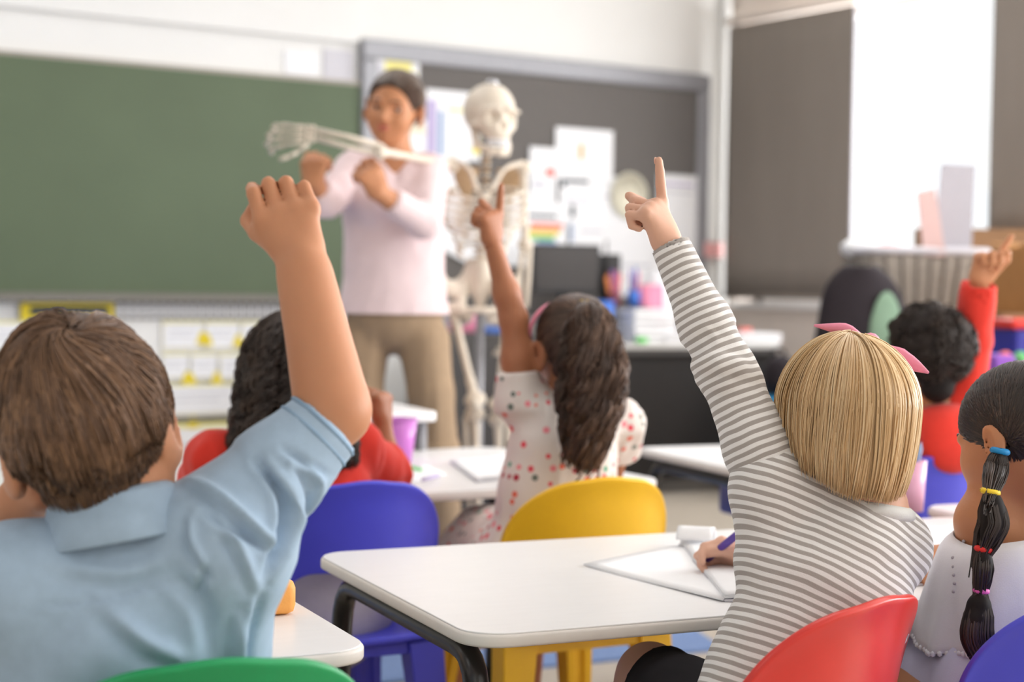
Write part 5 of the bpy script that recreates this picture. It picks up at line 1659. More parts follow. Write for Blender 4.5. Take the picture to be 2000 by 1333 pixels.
    trunk(Q, pel-ax*.05, neck-ax*.022, X, .108, .099, .110, .71)
    Q.cone(neck-ax*.05, neck-ax*.006, .060, .052, .03)
    Q.cone(neck-sp*.12, shL-(elL-shL)*.02, .050, .050, .035); Q.cone(neck-sp*.12, shR, .050, .048, .03)
    Q.cone(W(1490, 985, 2.06), W(1486, 1090, 2.05), .032, .026, .04)
    Q.cone(shR, (shR*.4+elR*.6), .046, .038, .03)
    Q.cone(L2W(hc, R, A(0, -.02, -.03)), neck-A(0, 0, .006), .046, .047, .006, '-')
    arm = nrm(elL-shL)
    D = folds([(.0028, ax+.9*X, .13, .038, W(1500, 1080, 2.0), .14, 3), (.0016, X, .10, .03, W(1600, 1150, 2.0), .2, 8)])
    def axial(V):
        a = (V-pel)@ax; x = (V-(pel+sp*.8))@X
        return {'axial': (a+.09*np.maximum(0, -x-.07)+.9*np.maximum(0, -.35*x-.0)**2+.0015*vnoise(V*38, 4))/.0108}
    sh = skin_mesh('shirt', Q, .0036, jer, root, 1, disp=D, attrs=axial)
    # raised sleeve with rings of stripes and the bunch at the elbow
    E = SDF(); cuffp = W(1309, 478, 2.135); a0 = shL+(shL-elL)*.14
    E.cone(a0, shL+(elL-shL)*.25, .049, .0415, .02)
    E.cone(shL+(elL-shL)*.25, shL+(elL-shL)*.92, .0415, .0350, .02)
    E.cone(shL+(elL-shL)*.92, elL+(wrL-elL)*.30, .0350, .0325, .015)
    E.cone(elL+(wrL-elL)*.28, cuffp, .0325, .0258, .02, flat=True)
    fa = nrm(wrL-elL)
    ln_ = nrm(np.cross(fa, Fg))
    def bulge(px, py, d, r, k=.01, op='+'): E.ball(W(px, py, d), r, k, op)
    E.chain(spline([W(1362, 716, 2.090), W(1400, 712, 2.066), W(1445, 722, 2.070), W(1476, 742, 2.10)], 6), [.009, .010, .010, .009, .008, .006], .014)
    E.chain(spline([W(1372, 745, 2.092), W(1415, 750, 2.068), W(1462, 770, 2.08)], 5), [.005, .006, .007, .006, .004], .012)
    E.cone(cuffp-fa*.012, cuffp+fa*.012, .0222, .0222, .003, '-')
    def ax2(V):
        s1 = (V-shL)@arm; L1 = np.linalg.norm(elL-shL); s2 = (V-elL)@fa
        b = np.clip((s1-L1+.035)/.07, 0, 1); b = b*b*(3-2*b)
        return {'axial': ((s1*(1-b)+(L1+s2)*b)+.0012*vnoise(V*45, 9)+.006*np.exp(-((V-elL)**2).sum(1)/.05**2)*vnoise(V*24, 2))/.0106}
    D2 = folds([(.0022, fa+.4*ln_, .03, .02, elL, .075, 21), (.0012, arm+.5*Rg, .07, .02, shL, .12, 23)])
    skin_mesh('sleeve', E, .0030, jer, root, 1, disp=D2, attrs=ax2)
    # sleeve of the writing arm
    E2 = SDF(); a1 = nrm(elR-shR); f1 = nrm(wrR-elR)
    E2.cone(shR, elR, .043, .035, .02); E2.cone(elR, wrR-f1*.012, .035, .027, .02, flat=True)
    def ax3(V):
        s1 = (V-shR)@a1; L1 = np.linalg.norm(elR-shR); s2 = (V-elR)@f1
        b = np.clip((s1-L1+.03)/.06, 0, 1); return {'axial': (s1*(1-b)+(L1+s2)*b)/.0106}
    skin_mesh('sleeve', E2, .004, jer, root, 1, attrs=ax3)
    # ribbed collar
    up = nrm(ax*.5+Ug)
    ring('collar', neck+A(0, 0, .006), up, .052, .010, M['rib_collar'], sh, 32)
    # purple pen held in the right hand: a thing of its own
    tip = G(1368, 1103, .6285); dep = (tip-CAM)@Fc
    end = W(1462, 1027, dep-.085)
    d = nrm(end-tip)
    pen = empty('felt_pen', tip, 0, 'purple felt pen held in the writing hand of the striped child', 'pen')
    mb = MB().tube([tip+d*.018, tip+d*.13], .0058, 12); mesh('barrel', mb.V, mb.F, M['violet_pen'], pen)
    mb = MB().tube([tip, tip+d*.006, tip+d*.018], [.0012, .002, .005], 10); mesh('tip', mb.V, mb.F, M['black_tip'], pen)
    mb = MB().tube([tip+d*.13, tip+d*.14], [.0045, .004], 10); mesh('end_plug', mb.V, mb.F, M['black_tip'], pen)
    return root
build_striped()
# ================================================================== child with the banded ponytail
def build_braid():
    c0, ang, ch = CH['C']
    Ff = nrm(CG(-.42, .907, 0)); X = nrm(CG(.907, .42, 0))
    neck = W(2030, 1000, 2.22); pel = c0+A(0, 0, .485)-Ff*.03+X*.015
    root = person('child in a white off-shoulder top with a dark ponytail held by coloured bands', A(pel[0], pel[1], 0))
    S = SDF(); sk = M['skin_tan']
    hc = W(1992, 858, 2.20); s = .93
    R = frame(nrm(CG(-.60, .72, -.30)), roll=math.radians(-3))
    head_sdf(S, hc, R, s, ear=.86)
    S.cone(L2W(hc, R, A(0, -.03, -.035)), neck+A(0, 0, .01), .039, .040, .02)
    S.cone(neck+A(0, 0, .01), neck-A(0, 0, .03), .041, .05, .02)
    torso_sdf(S, pel, neck-A(0, 0, .03), X, .100, .64)
    shL = W(1924, 1020, 2.205); shR = neck*2-shL+A(0, 0, -.02)-Fg*.0; shR[2] = shL[2]
    elL = W(1912, 1268, 2.28); wrL = G(1905, 1120, .66)+Ff*.02
    wrL = elL+Ff*.17+X*.03; wrL[2] = .655
    elR = shR+Ff*.08+A(0, 0, -.15); wrR = elR+Ff*.16-X*.05; wrR[2] = .655
    S.cone(neck-A(0, 0, .032), shL, .034, .037, .03); S.cone(neck-A(0, 0, .032), shR, .034, .037, .03)
    for sh_, el, wr, sd in ((shL, elL, wrL, -1), (shR, elR, wrR, 1)):
        S.chain([sh_, (sh_+el)/2, el], [.036, .031, .027], .02); S.chain([el, wr], [.027, .019], .02)
        hand_sdf(S, wr, Ff*.9+A(0, 0, -.05), Ug, sd, .95, curl=[(25, 35, 20)]*4)
    T = SDF()
    ank = [pel+Ff*.36-X*.09-A(0, 0, pel[2]-.075), pel+Ff*.36+X*.09-A(0, 0, pel[2]-.075)]
    legs(S, T, pel, X, Ff, ank, .115, .455, 1.0, 'shoe_white', parent=root, trlen=0)
    skin_mesh('body', S, .0034, sk, root, 1)
    face_parts(hc, R, s, root, 'hair_dark')
    # dress skirt and lower bodice
    B = SDF(); sp = neck-pel
    trunk(B, pel-A(0, 0, .03), neck-A(0, 0, .085), X, .108, .102, .104, .70)
    B.chain([pel, pel+Ff*.27-A(0, 0, .02)], [.10, .095], .04)
    skin_mesh('skirt', B, .007, M['skirt_lavender'], root, 1, disp=folds([(.003, Ug, .2, .04, None, 0, 4)]))
    # flounce hanging from the shoulders: a pleated open bell
    top = neck-A(0, 0, .020)-X*.004; n = 96; rows = 14; V = []
    hw0, hw1 = .113, .149
    for j in range(rows+1):
        f = j/rows
        for i in range(n):
            a = 2*math.pi*i/n
            rx = (hw0+(hw1-hw0)*f**.45)*(1+.035*f*math.sin(a*9)+.02*f*math.sin(a*17+1)); ry = rx*(.62+.20*f)
            if f < .08: rx *= .985; ry *= .97
            z = -.002-.158*f-.006*f*math.sin(a*5)
            c, s_ = math.cos(a), math.sin(a)
            q = (abs(c)**3.6+abs(s_)**3.6)**(-1/3.6)
            V.append(top+X*c*q*rx+Ff*s_*q*ry+A(0, 0, z-.018*(1-f)*abs(c)**3))
    V = np.array(V)
    for v in V:                                  # cloth rides over the arms
        out = v-top; out[2] = 0; out = nrm(out)
        for _ in range(30):
            hit = False
            for a_, b_, r_ in ((shL, elL, .037), (shR, elR, .037)):
                d = b_-a_; t = min(max((v-a_)@d/(d@d), 0), 1)
                if t > .12 and np.linalg.norm(v-a_-d*t) < r_-.008*t+.005: hit = True
            if not hit: break
            v += out*.003
    F = [(j*n+i, j*n+(i+1) % n, (j+1)*n+(i+1) % n, (j+1)*n+i) for j in range(rows) for i in range(n)]
    fl = mesh('flounce', V, F, M['cotton_white'], root, solid=.002)
    # eyelet holes and scalloped hem
    mb = MB()
    V = np.array(V)
    for i in range(n):
        P = V[rows*n+i]; mb.ball(P, .0042, 6)
    mesh('hem_lace', mb.V, mb.F, M['cotton_white'], fl)
    mb = MB()
    for (px, py) in ((1868, 1062), (1876, 1070), (1882, 1058), (1861, 1090), (1862, 1108), (1863, 1124), (1864, 1140), (1862, 1156)):
        r = ray(px, py); d = V-CAM; t = d@r/(r@r); e = np.linalg.norm(d-t[:, None]*r, axis=1)+(t > 2.2)*1.0
        k = np.argmin(e); mb.ball(CAM+r*(t[k]-.001), (.0024, .0024, .0024), 8)
    mesh('eyelet', mb.V, mb.F, M['trousers_grey'], fl)
    # elastic edge
    # hair combed to a low side tie
    sc = Scalp(hc, R, s, .003)
    tieW = W(1953, 884, 2.115); tie = R.T@(tieW-hc)
    cap = hair_cap('hair', sc, M['cap_black'], root, grow=-.001, nape=True)
    pulled_hair(sc, cap, M['hair_black'], tie, 3200, .0012)
    bands = [((1953, 882), 'band_blue', .0125), ((1934, 961), 'band_yellow', .0125), ((1921, 1073), 'band_red', .0115), ((1916, 1154), 'band_magenta', .0095)]
    dps = [2.112, 2.075, 2.065, 2.065]
    pts = [W(p[0][0], p[0][1], d) for p, d in zip(bands, dps)]
    widths = [(22, 24), (25, 26), (16, 17), (28, 27)]
    ends = pts+[W(1928, 1300, 2.065)]
    mids = [(1944, 918), (1940, 1022), (1920, 1112), (1908, 1238)]
    rad = [.0155, .0185, .0125, .0205]
    for i in range(4):
        m_ = W(mids[i][0], mids[i][1], dps[i]-.006)
        r1 = .0062
        tail([ends[i], (ends[i]+m_)/2*.9+m_*.1, m_, (ends[i+1]+m_)/2*.9+m_*.1, ends[i+1]], [r1, rad[i]*.85, rad[i], rad[i]*.9, r1 if i < 3 else .002], cap, M['hair_black'], 900, .0011, 20, name='ponytail_section')
        Q = SDF(); Q.chain(spline([ends[i], m_, ends[i+1]], 7), [.005, rad[i]*.72, rad[i]*.85, rad[i]*.85, rad[i]*.8, rad[i]*.6, .004 if i < 3 else .002], .004)
        skin_mesh('ponytail_core', Q, .003, M['cap_black'], cap, 1)
    for ((p, m_, r_), d) in zip(bands, dps):
        c = W(p[0], p[1], d)
        for k in (-1, 0, 1): 
            if k != 0 or True: pass
        ring('hair_tie', c, nrm(Ug+.15*Rg), r_*.72, .0042, M[m_], cap, 18)
    return root
build_braid()
# ================================================================== child in the red hooded top
def build_redboy():
    c0, ang, ch = CH['D']
    Ff = nrm(CG(-.37, .93, 0)); X = nrm(CG(.93, .37, 0))
    pel = c0+A(0, 0, .485)-Ff*.02; neck = W(1826, 795, 3.62)
    root = person('child with short dark hair in a red hooded top pointing up, near the right edge', A(pel[0], pel[1], 0))
    S = SDF(); sk = M['skin_tan']
    hc = W(1808, 700, 3.60); s = 1.0; R = frame(nrm(CG(-.42, .90, 0)), roll=math.radians(-4))
    head_sdf(S, hc, R, s)
    S.cone(L2W(hc, R, A(0, -.02, -.045)), neck, .040, .043, .02); S.cone(neck, neck-A(0, 0, .04), .043, .05, .02)
    torso_sdf(S, pel, neck-A(0, 0, .03), X, .115)
    shL = W(1752, 850, 3.62); shR = W(1876, 790, 3.62)
    elR = W(1898, 668, 3.60); wrR = W(1913, 546, 3.56)
    elL = shL+Ff*.14+A(0, 0, -.13); wrL = elL+Ff*.15+X*.08; wrL[2] = .66
    S.chain([neck-A(0, 0, .05), shR, elR, wrR], [.04, .038, .029, .0195], .02)
    S.chain([neck-A(0, 0, .05), shL, elL, wrL], [.04, .036, .028, .019], .02)
    hu = W(1942, 466, 3.54)-wrR
    hand_sdf(S, wrR, hu, nrm(Fg*.9-Rg*.35), 1, 1.06, spread=.30, curl=[(-6, 2, 6), (60, 80, 50), (66, 86, 50), (72, 88, 50)], thumb=(.3, .45, .5), thick=1.1)
    hand_sdf(S, wrL, Ff, Ug, -1, .95, curl=[(25, 35, 20)]*4)
    T = SDF()
    ank = [pel+Ff*.36-X*.09-A(0, 0, pel[2]-.075), pel+Ff*.36+X*.09-A(0, 0, pel[2]-.075)]
    legs(S, T, pel, X, Ff, ank, .115, .45, 1.0, 'shoe_dark', parent=root)
    skin_mesh('body', S, .0042, sk, root, 1)
    face_parts(hc, R, s, root, 'hair_dark')
    skin_mesh('trousers', T, .008, M['trousers_navy'], root, 1)
    Q = SDF(); sp = neck-pel
    trunk(Q, pel-A(0, 0, .02), neck-A(0, 0, .02), X, .128, .126, .122, .72)
    Q.cone(neck-A(0, 0, .09), neck-A(0, 0, .06), .07, .06, .03)
    a_ = nrm(elR-shR); f_ = nrm(wrR-elR)
    Q.cone(neck-A(0, 0, .07), shR, .055, .052, .03); Q.cone(neck-A(0, 0, .07), shL, .055, .050, .03)
    Q.cone(shR, elR, .050, .040, .02); Q.cone(elR, wrR-f_*.010, .040, .0375, .015, flat=True)
    Q.cone(wrR-f_*.03, wrR+f_*.01, .031, .031, .003, '-')
    Q.chain([shL, elL, wrL*.85+elL*.15], [.048, .040, .032], .02)
    top = skin_mesh('hooded_top', Q, .006, M['knit_red'], root, 1, disp=folds([(.003, Ug, .09, .035, None, 0, 41)]))
    # hood lying on the back, grey lining showing at the neck
    H = SDF(); hcen = neck-Ff*.045+A(0, 0, -.035)
    H.ell(hcen, (.082, .05, .05), np.stack([X, Ff, Ug], 1), .02)
    H.ell(hcen-Ff*.03+A(0, 0, -.04), (.085, .035, .065), np.stack([X, Ff, Ug], 1), .03)
    H.ell(neck+A(0, 0, .035)-Ff*.0, (.068, .062, .05), np.stack([X, Ff, Ug], 1), .008, '-')
    skin_mesh('hood', H, .005, M['knit_red'], top, 1)
    L = SDF(); L.ell(hcen+A(0, 0, .006)+Ff*.006, (.074, .044, .044), np.stack([X, Ff, Ug], 1), .01)
    L.ell(neck+A(0, 0, .04), (.060, .054, .05), np.stack([X, Ff, Ug], 1), .008, '-')
    skin_mesh('hood_lining', L, .005, M['hood_grey'], top, 1)
    sc = Scalp(hc, R, s, .010)
    cap = hair_cap('hair', sc, M['cap_black'], root, grow=-.002, h=.006)
    short_hair(sc, cap, M['hair_black'], 3200, .030, (0, -.2, .98), .0015, .6, .012, .5)
    return root
build_redboy()
# ================================================================== child in the dotted dress
def build_dotted():
    c0, ang, ch = CH['E']
    Ff = nrm(CG(-.40, .915, 0)); X = nrm(CG(.915, .40, 0))
    pel = c0+A(0, 0, .485)-Ff*.01; neck = W(1112, 768, 3.26)
    root = person('child in a dotted dress with a long curly ponytail pointing up, on the yellow chair', A(pel[0], pel[1], 0))
    S = SDF(); sk = M['skin_brown']
    hc = W(1121, 682, 3.25); s = .97; R = frame(nrm(CG(-.32, .945, .02)), roll=math.radians(4))
    head_sdf(S, hc, R, s)
    S.cone(L2W(hc, R, A(0, -.02, -.045)), neck, .038, .040, .02); S.cone(neck, neck-A(0, 0, .04), .040, .046, .02)
    torso_sdf(S, pel, neck-A(0, 0, .025), X, .106)
    shL = W(1017, 786, 3.24); elL = W(1003, 622, 3.23); wrL = W(960, 468, 3.20)
    shR = W(1212, 820, 3.34); elR = shR+Ff*.12+X*.03+A(0, 0, -.16); wrR = elR+Ff*.17-X*.05; wrR[2] = .66
    S.chain([neck-A(0, 0, .05), shL, (shL+elL)/2, elL], [.036, .0335, .029, .0255], .02)
    S.chain([elL, elL+(wrL-elL)*.3, wrL], [.026, .0245, .0165], .02)
    S.chain([neck-A(0, 0, .05), shR, elR, wrR], [.036, .034, .027, .018], .02)
    hu = W(957, 412, 3.20)-wrL
    hand_sdf(S, wrL, hu-Fg*.012, nrm(Rg*.75-Fg*.65), -1, 1.0, curl=[(-8, 2, 2), (62, 88, 60), (70, 90, 60), (76, 90, 60)], thumb=(.15, .5, .55), thick=1.1)
    hand_sdf(S, wrR, Ff-X*.3, Ug, 1, .95, curl=[(30, 40, 25)]*4)
    ank = [pel+Ff*.26-X*.10-A(0, 0, pel[2]-.075), pel+Ff*.28+X*.08-A(0, 0, pel[2]-.075)]
    legs(S, None, pel, X, Ff, ank, .11, .45, 1.0, 'shoe_dark', parent=root)
    skin_mesh('body', S, .0040, sk, root, 1)
    face_parts(hc, R, s, root, 'hair_dark')
    # dress
    m = bpy.data.materials.new('dotted_cotton'); m.use_nodes = True
    nt = m.node_tree; nd = nt.nodes; ln = nt.links; b = nd['Principled BSDF']; b.inputs['Roughness'].default_value = .9; b.inputs['Specular IOR Level'].default_value = .12
    tc = nd.new('ShaderNodeTexCoord'); vo = nd.new('ShaderNodeTexVoronoi'); vo.inputs['Scale'].default_value = 42; vo.inputs['Randomness'].default_value = .45
    ln.new(tc.outputs['Object'], vo.inputs['Vector'])
    lt = nd.new('ShaderNodeMath'); lt.operation = 'LESS_THAN'; lt.inputs[1].default_value = .29; ln.new(vo.outputs['Distance'], lt.inputs[0])
    sp_ = nd.new('ShaderNodeSeparateColor'); ln.new(vo.outputs['Color'], sp_.inputs['Color'])
    rp = nd.new('ShaderNodeValToRGB'); rp.color_ramp.interpolation = 'CONSTANT'; el = rp.color_ramp.elements
    cs = [(0, (236, 96, 110)), (.28, (240, 120, 100)), (.45, (90, 168, 140)), (.62, (190, 70, 84)), (.74, (120, 128, 120)), (.86, (246, 150, 160))]
    while len(el) < len(cs): el.new(.5)
    for e, (p, c) in zip(el, cs): e.position = p; e.color = rgb(*c)
    ln.new(sp_.outputs['Red'], rp.inputs['Fac'])
    mx = nd.new('ShaderNodeMix'); mx.data_type = 'RGBA'; mx.inputs['A'].default_value = rgb(236, 226, 220)
    ln.new(lt.outputs[0], mx.inputs['Factor']); ln.new(rp.outputs['Color'], mx.inputs['B']); ln.new(mx.outputs['Result'], b.inputs['Base Color'])
    Q = SDF(); sp = neck-pel
    trunk(Q, pel, neck-A(0, 0, .025), X, .124, .112, .112, .73)
    Q.cone(neck-A(0, 0, .08), neck-A(0, 0, .05), .064, .05, .03)
    Q.chain([pel, pel+Ff*.28-A(0, 0, .02)], [.12, .115], .04)
    Q.cone(pel-X*.05+Ff*.02, pel-X*.13+Ff*.10-A(0, 0, .10), .09, .07, .04)
    Q.cone(neck-A(0, 0, .06), shL, .046, .046, .03); Q.cone(neck-A(0, 0, .06), shR, .046, .044, .03)
    aL = nrm(elL-shL); aR = nrm(elR-shR)
    Q.cone(shL-aL*.01, shL+aL*.062, .048, .042, .02, flat=True); Q.cone(shR-aR*.01, shR+aR*.085, .050, .052, .02, flat=True)
    skin_mesh('dress', Q, .0055, m, root, 1, disp=folds([(.004, Ug, .14, .04, None, 0, 17)]))
    # hair
    sc = Scalp(hc, R, s, .006)
    tieW = W(1141, 606, 3.14); tie = R.T@(tieW-hc)
    cap = hair_cap('hair', sc, M['cap_brown'], root, grow=-.002, h=.006)
    pulled_hair(sc, cap, M['hair_darkbrown'], tie, 2200, .0016)
    path = [tieW, W(1152, 640, 3.09), W(1156, 720, 3.085), W(1152, 800, 3.10), W(1138, 890, 3.12)]
    tail(path, [.014, .048, .068, .062, .034], cap, M['hair_darkbrown'], 2200, .0017, 44, .0065, 6)
    Q2 = SDF(); Q2.chain(spline(path, 8), [.012, .03, .044, .05, .048, .04, .026, .01], .02)
    skin_mesh('ponytail_core', Q2, .007, M['cap_brown'], cap, 1, disp=lambda V, N: .007*vnoise(V*60, 6))
    mb = MB(); tq = tieW-Fg*.014+A(0, 0, .004)
    for k in range(6): mb.ball(tq+Rg*.0105*math.cos(k*1.047)+Ug*.0085*math.sin(k*1.047)-Fg*.002*(k % 2), .0082, 8)
    mesh('hair_tie', mb.V, mb.F, M['band_yellow'], cap)
    mb = MB().tube(spline([tieW, W(1134, 622, 3.11), W(1130, 632, 3.11)], 6), [.006, .008, .008, .007, .005, .003], 8); mesh('ribbon', mb.V, mb.F, M['band_yellow'], cap)
    V = []; n = 20
    for i in range(n+1):
        a = math.radians(-92+184*i/n)
        for w_ in (-.009, .009): V.append(sc.c+R@(sc.ce+A(math.sin(a)*(sc.er[0]+.004), .046+w_, math.cos(a)*(sc.er[2]-.010))))
    mesh('hair_band', V, [(2*i, 2*i+2, 2*i+3, 2*i+1) for i in range(n)], M['band_pink'], cap, solid=.004)
    return root
build_dotted()
# ================================================================== child with dark curls in a red shirt
def build_curly():
    c0, ang, ch = CH['F']
    Ff = nrm(CG(-.40, .915, 0)); X = nrm(CG(.915, .40, 0))
    pel = c0+A(0, 0, .475)-Ff*.03; neck = W(572, 838, 3.12)
    root = person('child with long dark curls in red shirt, one hand raised, on blue chair', A(pel[0], pel[1], 0))
    S = SDF(); sk = M['skin_brown']
    hc = W(574, 752, 3.14); s = 1.0; R = frame(nrm(CG(-.12, .99, -.05)))
    head_sdf(S, hc, R, s)
    S.cone(L2W(hc, R, A(0, -.02, -.045)), neck, .040, .042, .02); S.cone(neck, neck-A(0, 0, .04), .042, .048, .02)
    torso_sdf(S, pel, neck-A(0, 0, .025), X, .114)
    shL = W(420, 900, 3.12); shR = W(690, 872, 3.18)
    elL = G(372, 948, .665)+Fg*.12; wrL = elL+CG(.16, .04, 0); wrL[2] = .655
    elR = G(752, 930, .662)+Fg*.0; wrR = W(747, 822, (elR-CAM)@Fc+.02)
    S.chain([neck-A(0, 0, .05), shL, elL, wrL], [.038, .036, .029, .02], .02)
    S.chain([neck-A(0, 0, .05), shR, elR], [.038, .036, .029], .02); S.chain([elR, elR*.6+wrR*.4, wrR], [.029, .026, .0185], .02)
    hand_sdf(S, wrR, W(746, 752, 3.3)-W(747, 822, 3.3), nrm(-Fg*.4+Rg*.8), 1, 1.02, curl=[(70, 85, 50)]*4, thumb=(.4, .5, .5), thick=1.1)
    hand_sdf(S, wrL, CG(1, .2, 0), Ug, -1, .95, curl=[(25, 35, 20)]*4)
    T = SDF()
    ank = [pel+Ff*.34-X*.09-A(0, 0, pel[2]-.075), pel+Ff*.34+X*.09-A(0, 0, pel[2]-.075)]
    legs(S, T, pel, X, Ff, ank, .125, .45, 1.0, 'shoe_dark', parent=root, trlen=.35, tr_r=.014)
    skin_mesh('body', S, .0042, sk, root, 1)
    face_parts(hc, R, s, root, 'hair_dark')
    T.ecap(pel-A(0, 0, .035), pel+A(0, 0, .05), .135, .128, X, .74, .03)
    skin_mesh('trousers', T, .007, M['trousers_grey'], root, 1)
    Q = SDF(); sp = neck-pel
    trunk(Q, pel+sp*.16, neck-A(0, 0, .025), X, .130, .124, .122, .71)
    Q.cone(neck-A(0, 0, .08), neck-A(0, 0, .045), .066, .05, .03)
    Q.cone(neck-A(0, 0, .06), shL, .052, .052, .03); Q.cone(neck-A(0, 0, .06), shR, .050, .048, .03)
    Q.chain([shL, elL], [.052, .042], .02); Q.cone(elL, wrL*.8+elL*.2, .040, .030, .02)
    Q.chain([shR, elR], [.050, .050], .02)
    f_ = nrm(wrR-elR); Q.cone(elR, elR+f_*.055, .050, .036, .02, flat=True)
    skin_mesh('shirt', Q, .006, M['knit_red'], root, 1, disp=folds([(.0045, Ug, .09, .035, None, 0, 51)]))
    sc = Scalp(hc, R, s, .020, .004)
    cap = hair_cap('hair', sc, M['cap_black'], root, grow=-.004, nape=False, h=.007,
                   extra=lambda S_, W_: [S_.cone(W_(x*.05, -.05-.012*(1-x*x), -.01), W_(x*.075, -.055, -.115), .045, .036, .03) for x in (-1.1, -.5, 0, .5, 1.1)])
    long_hair(sc, cap, M['hair_black'], lambda x: -.135-.03*abs(x), 1900, 140, .0021, 140, (0, 0), 40, curl=.0085, curl_n=9, flare=.026, tuck=.004, lay=.012)
    mb = MB().ball(W(563, 641, 3.13), (.011, .008, .006), 10); mesh('hair_clip', mb.V, mb.F, M['band_red'], cap)
    return root
build_curly()
# ================================================================== teacher
def build_teacher():
    Z = 5.0
    pel = W(770, 632, 5.02); neck = W(768, 298, 5.0)
    X = nrm(CG(-.985, -.17, 0))                  # her right hand side is left in the picture
    Ff = nrm(CG(.17, -.985, 0))
    root = person('woman in a pale pink jumper and taupe trousers holding the skeleton arm', A(pel[0], pel[1], 0))
    S = SDF(); sk = M['skin_tan']
    hc = W(770, 214, 4.98); s = 1.10
    R = frame(nrm(CG(-.22, -.97, -.10)), roll=math.radians(8))
    head_sdf(S, hc, R, s, jaw=.95)
    S.cone(L2W(hc, R, A(0, -.02, -.045)), neck, .048, .048, .02); S.cone(neck, neck-A(0, 0, .05), .048, .07, .03)
    torso_sdf(S, pel+A(0, 0, .07), neck-A(0, 0, .02), X, .138, .60, hips=.128)
    shR = W(694, 336, 5.0); elR = W(636, 396, 4.84); wrR = W(613, 360, 4.76)
    shL = W(836, 340, 5.02); elL = W(832, 436, 4.86); wrL = W(738, 376, 4.74)
    S.chain([neck-A(0, 0, .06), shR, (shR+elR)/2, elR], [.055, .052, .043, .037], .03)
    S.chain([neck-A(0, 0, .06), shL, (shL+elL)/2, elL], [.055, .052, .043, .037], .03)
    S.chain([elR, wrR], [.037, .026], .02); S.chain([elL, elL*.65+wrL*.35, wrL], [.037, .036, .026], .02)
    hand_sdf(S, wrR, W(614, 312, 4.76)-wrR, nrm(-Ff*.2-X*.2+Rg*-.6+Ff), 1, 1.35, curl=[(45, 60, 35), (55, 66, 40), (60, 70, 40), (62, 70, 40)], thumb=(.5, .5, .5))
    hand_sdf(S, wrL, W(708, 312, 4.72)-wrL, nrm(Ff*.9+Rg*.3), -1, 1.35, curl=[(40, 60, 35), (48, 64, 40), (54, 68, 40), (58, 70, 40)], thumb=(.5, .5, .5))
    T = SDF()
    for sx, (hip, kn, an) in ((1, (W(708, 668, 5.03), W(698, 872, 5.0), W(694, 1118, 5.05))), (-1, (W(828, 668, 5.03), W(856, 872, 5.0), W(872, 1120, 5.04)))):
        an[2] = .085
        S.chain([hip, (hip+kn)/2, kn, kn*.6+an*.4, an], [.074, .062, .050, .048, .034], .03)
        S.cone(an-A(0, 0, .03), an+Ff*.12-A(0, 0, .055), .032, .024, .02)
        T.chain([hip, (hip+kn)/2, kn], [.080, .069, .057], .015); T.cone(kn, an+A(0, 0, .01), .060, .052, .03, flat=True)
        Q = SDF(); Q.cone(an-Ff*.03-A(0, 0, .04), an+Ff*.15-A(0, 0, .055), .040, .030, .02); Q.ball(an-A(0, 0, .02), .04, .02)
        skin_mesh('shoe', Q, .007, M['shoe_dark'], root)
    body = skin_mesh('body', S, .0048, sk, root, 1)
    face_parts(hc, R, s, root, 'hair_dark')
    T.ecap(pel+A(0, 0, .055), pel+A(0, 0, .10), .150, .150, X, .64, .02)
    skin_mesh('trousers', T, .008, M['trousers_taupe'], root, 1, disp=folds([(.003, Ug, .16, .05, None, 0, 61)]))
    Q = SDF(); sp = neck-pel
    trunk(Q, pel+sp*.06, neck-A(0, 0, .02), X, .166, .142, .156, .66)
    for sx in (-1, 1): Q.ell(pel+sp*.70+X*sx*.065+Ff*.075, (.062, .062, .058), None, .04)
    Q.cone(neck-A(0, 0, .08), shR, .064, .060, .03); Q.cone(neck-A(0, 0, .08), shL, .064, .060, .03)
    Q.chain([shR, elR], [.060, .049], .02); Q.cone(elR, elR*.35+wrR*.65, .049, .040, .02, flat=True)
    Q.chain([shL, elL], [.060, .050], .02); Q.cone(elL, elL*.28+wrL*.72, .050, .038, .02, flat=True)
    # v neck
    v0 = neck+Ff*.075-A(0, 0, .02)
    Q.cone(neck+A(0, 0, .03), neck-A(0, 0, .012), .060, .058, .01, '-')
    Q.cone(v0+A(0, 0, .02), v0+Ff*.02-A(0, 0, .075), .046, .006, .01, '-')
    Q.cone(v0+Ff*.04+A(0, 0, .02), v0+Ff*.05-A(0, 0, .075), .046, .008, .01, '-')
    skin_mesh('jumper', Q, .006, M['knit_pink'], root, 1, disp=folds([(.004, Ug+.5*Rg, .12, .05, None, 0, 71)]), keep=lambda V: V[:, 2] > W(770, 614, 5.0)[2])
    # hair swept back into a bun
    sc = Scalp(hc, R, s, .005)
    tie = A(0, -.095, .06)*s
    cap = hair_cap('hair', sc, M['cap_brown'], root, grow=0, nape=True, h=.007)
    pulled_hair(sc, cap, M['hair_mid'], tie, 2400, .0016)
    mb = MB().ball(L2W(hc, R, A(0, -.112, .075)*s), (.036, .034, .034), 16); mesh('bun', mb.V, mb.F, M['cap_brown'], cap)
    return root
build_teacher()
